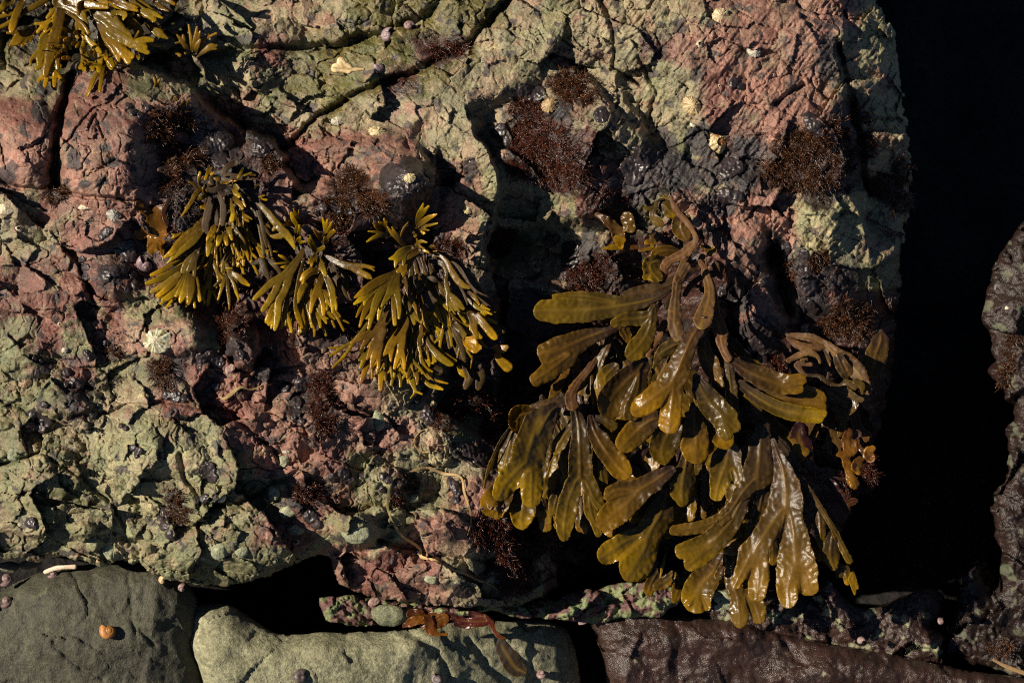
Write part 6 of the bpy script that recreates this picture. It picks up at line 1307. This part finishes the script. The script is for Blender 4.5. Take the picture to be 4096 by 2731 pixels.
snail('H', 670, 1545, 60, 'black round snail on the pale rock, right one', DRK, h=hs(LP, 439, 679) - 1, rot=2, tilt=(-.2, .2), spire=.5, group='snails on the loose rocks')
snail('H', 1350, 1530, 46, 'pink grey snail at the bottom edge of the frame', PNK, h=hs(LP, 541, 676) + 2, rot=2, tilt=(.1, .9), spire=1.2, group='snails on the loose rocks')
snail('I', 1235, 1290, 36, 'small pink snail on the edge of the purple slab', PNK, h=hs(LS, 861, 640) + 3, rot=0, tilt=(-.3, .2), spire=.5, group='snails on the loose rocks')
snail('G', 1205, 925, 34, 'tiny pink snail under the lowest point of the green bulge', PNK, h=-38, rot=1, tilt=(0, -.7), spire=1.0)
snail('G', 1085, 880, 36, 'tiny tan snail at the left of the lowest point of the bulge', ((.4, .26, .14), (.5, .36, .2), (.5, .4, .3)), h=-34, rot=1, tilt=(-.5, -.4), spire=.7)
snail('F', 855, 650, 40, 'pink snail with a dark end hanging in the slot', ((.10, .07, .07), (.40, .26, .22), (.45, .3, .25)), rot=1, tilt=(.2, -1.2), spire=1.2, lift=3)
snail('G', 1340, 745, 28, 'small brown snail on the crumbly underside', ((.4, .27, .18), (.5, .36, .26), (.5, .42, .34)), rot=1, tilt=(.3, .3), spire=.7)
snail('H', 870, 1055, 26, 'small pale snail between boulder and knobbly ledge', PNK, h=-62, rot=1, tilt=(.6, .1), spire=.7)
snail('I', 1755, 1165, 34, 'dark pink snail in the gap left of the right hand rock', PNK, h=-118, rot=1, tilt=(.2, .4), spire=.6)
for x, y, r_, lab in [(40, 890, 56, 'pink snail on the shingle at the left edge, lower'), (25, 720, 34, 'pink snail on the shingle at the left edge, upper'), (350, 855, 40, 'rosy snail beside the pale worm tube'), (40, 1035, 50, 'mauve snail on the left rim of the olive rock')]:
    snail('G', x, y, r_, lab, PNK, h=-52 if y < 900 else -44, rot=x * .1, tilt=(.3, .4), spire=.7, group='snails in the left gap')
# ------------------------------------------------------------------ pebbles
def pebble(crop, x, y, rx, ry, label, mat, h=None, seed=0, hz=.6, rot=0, name='pebble', group='loose pebbles', ang=.0):
    c, ex, ey, n, k = local_frame(crop, x, y, h)
    A, B_ = 40, 22; th = np.linspace(0, 2 * np.pi, A, endpoint=False); ph = np.linspace(-math.pi / 2, math.pi / 2, B_)
    TH, PH = np.meshgrid(th, ph); X, Y, Z = np.cos(PH) * np.cos(TH), np.cos(PH) * np.sin(TH), np.sin(PH)
    r = 1 + .16 * perlin(X * 1.4 + seed, Y * 1.4 + Z * 1.3, 4) + .07 * perlin(X * 4 + Z * 3, Y * 4 + seed, 6)
    if ang:
        rg = np.random.default_rng(seed)
        for _ in range(9):
            v_ = rg.normal(0, 1, 3); v_ /= np.linalg.norm(v_); dt = X * v_[0] + Y * v_[1] + Z * v_[2]; r = np.where(dt * r > ang, ang / np.maximum(dt, .05), r)
    X, Y, Z = X * r * rx * k, Y * r * ry * k, Z * r * min(rx, ry) * k * hz
    cr, sr = math.cos(rot), math.sin(rot); X, Y = X * cr - Y * sr, X * sr + Y * cr
    co = c + (X[..., None] * ex + Y[..., None] * ey + (Z + min(rx, ry) * k * hz * .35)[..., None] * n) / 1000
    idx = np.arange(A * B_).reshape(B_, A); f = np.stack([idx[:-1], np.roll(idx[:-1], -1, 1), np.roll(idx[1:], -1, 1), idx[1:]], -1).reshape(-1, 4)
    o = mesh_obj(name, co.reshape(-1, 3), [f], mat); return tag(o, label, 'pebble', group)
M_PG = stone_material('green_pebble', (.22, .23, .14), (.27, .27, .17), (.17, .17, .10), .65, .25); M_PR = stone_material('pink_pebble', (.30, .19, .16), (.35, .25, .2), (.2, .11, .1), .6, .25)
M_PC = stone_material('cream_pebble', (.5, .42, .28), (.58, .5, .36), (.35, .27, .18), .6, .2); M_PD = stone_material('dark_pebble', (.06, .06, .045), (.08, .075, .055), (.05, .045, .04), .4, .25)
for i, (c, x, y, rx, ry, m, h, lab, ro, an) in enumerate([
 ('G', 1465, 348, 34, 24, M_PC, None, 'oval cream pebble in the red gravelly patch', .9, 0), ('G', 1810, 320, 40, 54, M_PG, None, 'teardrop green cobble left of the bristly tuft cobble', .2, .8),
 ('G', 1900, 440, 60, 44, M_PG, None, 'blocky green cobble under the teardrop one', .1, .8), ('G', 1960, 555, 64, 40, M_PG, None, 'flat topped green cobble above the pink shelf', 0, .75), ('G', 1880, 100, 36, 44, M_PG, None, 'upright green pebble above the teardrop cobble', .2, .8),
 ('G', 1450, 690, 60, 60, M_PG, None, 'angular green cobble in the crumbly underside', .4, .78), ('G', 1600, 700, 44, 40, M_PG, None, 'smaller angular cobble right of the crumbly underside one', .2, .8),
 ('E', 270, 1290, 44, 66, M_PG, None, 'smooth green egg shaped cobble set in the rock below the rockweeds', .1, .85), ('H', 620, 880, 50, 36, M_PG, None, 'white squared pebble near the bottom of the boulder', .1, .75), ('H', 500, 350, 44, 30, M_PG, None, 'pale green pebble inside the grass loop', .2, .85),
 ('H', 130, 580, 100, 62, M_PG, None, 'broad green cobble left of the dry grass strand', 0, .9), ('G', 95, 60, 44, 44, M_PG, None, 'round green knob at the left edge above the bulge', 0, .9), ('G', 720, 690, 44, 70, M_PG, None, 'oval green stone wedged in the underside at left', .2, .85),
 ('D', 1520, 950, 44, 26, M_PR, None, 'pink pebble below the hanging black lump', .8, .85), ('C', 125, 820, 20, 22, M_PC, None, 'white pebble speck above the broken shell', 0, 0),
 ('G', 90, 985, 90, 40, M_PD, -70, 'dark wet pebble in the left gap', 0, 0), ('G', 190, 940, 60, 30, M_PD, -80, 'second dark pebble in the left gap, right of the first', .3, 0), ('G', 60, 800, 70, 40, M_PD, -90, 'dark pebble behind the pink snails', 0, 0), ('G', 200, 780, 80, 34, M_PD, -90, 'dark pebble behind the worm tube', .2, 0),
 ('I', 320, 1040, 100, 90, M_PG, -128, 'rounded green grey stone behind the lowest blades', .5, 0), ('F', 2210, 552, 30, 26, M_PC, -96, 'cream pebble on the tall rock at the right edge', .4, 0), ('H', 240, 1030, 44, 26, M_PR, -80, 'pinkish wet pebble left of the mossy stone', .4, 0), ('H', 1625, 1158, 40, 22, M_PR, -100, 'pink pebble under the right end of the knobbly ledge', .4, 0),
 ('A', 40, 1380, 60, 44, M_PC, None, 'cream stone at the left edge below the red block', 0, .85), ('A', 560, 1368, 44, 20, M_PC, None, 'cream chip below the red block', 0, .85)]):
    pebble(c, x, y, rx, ry, lab, m, h, i * 3 + 1, .6, ro, ang=an)
# pale worm tube
wt = frond(None, 'G', '300 835 14, 350 815 16, 420 800 18, 490 800 18', -46, -44, step=.6, thick=.6, puff=.7, ruf=.4, rib=0, edge=.4, cols=(np.array([.55, .42, .32]),) * 3, mat=M_SHELL, spots=0, name='worm_tube', drape=False)
tag(wt, 'pale segmented worm tube lying in the left gap', 'worm tube')
cs_ = frond(None, 'A', '2250 405 30, 2270 440 36, 2300 455 34; B: -10 450 34, 60 460 20, 170 458 10', -40, -44, step=.6, thick=1.2, puff=.2, ruf=1.2, rib=0, edge=.7, cols=(np.array([.62, .46, .24]),) * 3, mat=M_SHELL, spots=0, name='shell_piece', clear=8)
tag(cs_, 'long cream yellow shell piece on the wet green rock near the top', 'shell')
# ------------------------------------------------------------------ dry grass strands
M_GRASS = frond_material('dry_grass', .15, .5)
GR = dict(step=.35, thick=.25, rib=0, ruf=.7, edge=.25, cols=(np.array([.50, .33, .15]), np.array([.42, .32, .17]), np.array([.52, .36, .18])), mat=M_GRASS, spots=.1, gloss=.2, clear=3.5, name='straw_strand')
GL = dict(GR, cols=(np.array([.22, .20, .10]),) * 3)
for crop, s, lab, kw in [
 ('D', '1450 1135 5, 1480 1145 10, 1520 1120 13, 1560 1085 11, 1600 1070 8, 1650 1085 5, 1700 1075 5, 1740 1060 7, 1800 1050 3', 'crinkled straw coloured grass strand below the middle rockweed', GR),
 ('H', '365 510 8, 400 560 10, 440 610 9, 500 645 9, 545 685 9, 550 730 10, 590 745 9, 650 760 9, 700 795 10, 760 820 8, 850 850 9, 920 885 8, 985 905 4; 985 905 4, 1040 940 4, 1075 970 5', 'bent straw strand running down to the coarse tuft', GR),
 ('H', '400 200 5, 360 230 8, 340 300 8, 330 390 9, 345 460 7, 365 515 6', 'grey green grass blade forming the left side of the loop', GL),
 ('H', '460 180 4, 540 155 8, 610 150 9, 700 185 10, 790 195 8, 825 230 8, 835 300 8, 860 380 8, 880 450 7, 880 520 5, 860 590 3', 'tan grass blade arching over the top and right of the loop', GR),
 ('E', '630 1335 3, 560 1355 3, 515 1400 3.5, 510 1450 3.5, 545 1490 3, 590 1500 4, 600 1480 2', 'thin hooked straw below the rockweed', GR)]:
    f_ = frond(None, crop, s, -200, -200, **kw); tag(f_, lab, 'straw', 'dry grass strands')
# ------------------------------------------------------------------ drift weed on the bottom rocks
k6 = plant('drift_weed', 'H', 580, 1150, -48, 'amber and orange drift weed washed onto the pale rock', 'seaweed')
for s, hh in [('480 1110 30, 540 1120 40, 560 1160 34, 620 1180 40, 700 1150 40', -38), ('440 1190 16, 500 1160 30, 560 1150 30', -36), ('600 1150 34, 620 1210 34, 650 1240 14, 720 1245 10', -34), ('520 1090 20, 600 1110 20, 680 1130 24', -40)]:
    frond(k6, 'H', s, hh, hh + 3, **dict(KP, drape=False, cols=(np.array([.09, .025, .008]), np.array([.16, .05, .010]), np.array([.24, .085, .012])), step=.6, ruf=3))
k7 = plant('drift_weed', 'H', 900, 1150, -48, 'wine red drift weed ribbon curling over the pale rock', 'seaweed')
for s, hh in [('720 1110 16, 800 1150 26, 880 1160 30, 960 1160 34, 1010 1160 24, 1030 1210 14, 1060 1255 12, 1110 1272 5', -36), ('880 1110 20, 960 1130 24, 1020 1160 14', -34), ('780 1180 16, 860 1190 18, 940 1180 16', -38)]:
    frond(k7, 'H', s, hh, hh + 4, **dict(KP, drape=False, cols=(np.array([.05, .010, .010]), np.array([.09, .016, .013]), np.array([.11, .02, .015])), step=.6, ruf=3))
k8 = frond(None, 'H', '1080 1275 20, 1090 1330 46, 1130 1400 60, 1170 1460 60, 1220 1490 34', -42, -44, **dict(KP, drape=False, cols=(np.array([.03, .018, .012]),) * 3, step=.8, ruf=1.2, gloss=.3, name='dark_leaf', edge=.4))
tag(k8, 'flat dark brown weed blade stuck on the pale rock', 'seaweed')
k9 = frond(None, 'I', '2110 1415 8, 2200 1460 14, 2310 1500 16, 2400 1530 12', -112, -112, step=.6, thick=.6, puff=.5, ruf=.6, rib=0, edge=.3, cols=(np.array([.35, .24, .12]),) * 3, mat=M_GRASS, spots=0, name='twig', drape=False)
tag(k9, 'pale stick lying at the foot of the right hand rock', 'twig')
# mossy beads on the tall rock
for i, (x, y, r_, lab) in enumerate([(2220, 240, 60, 'upper glossy black crust on the tall right edge rock'), (2200, 430, 100, 'middle glossy black crust on the tall right edge rock'), (2250, 560, 60, 'lower glossy black crust on the tall right edge rock')]):
    pebble('F', x, y, r_, r_ * 1.1, lab, M_CRUST, -118, i * 5, .35, 0, 'crust_lump', 'crust on the right edge rock')
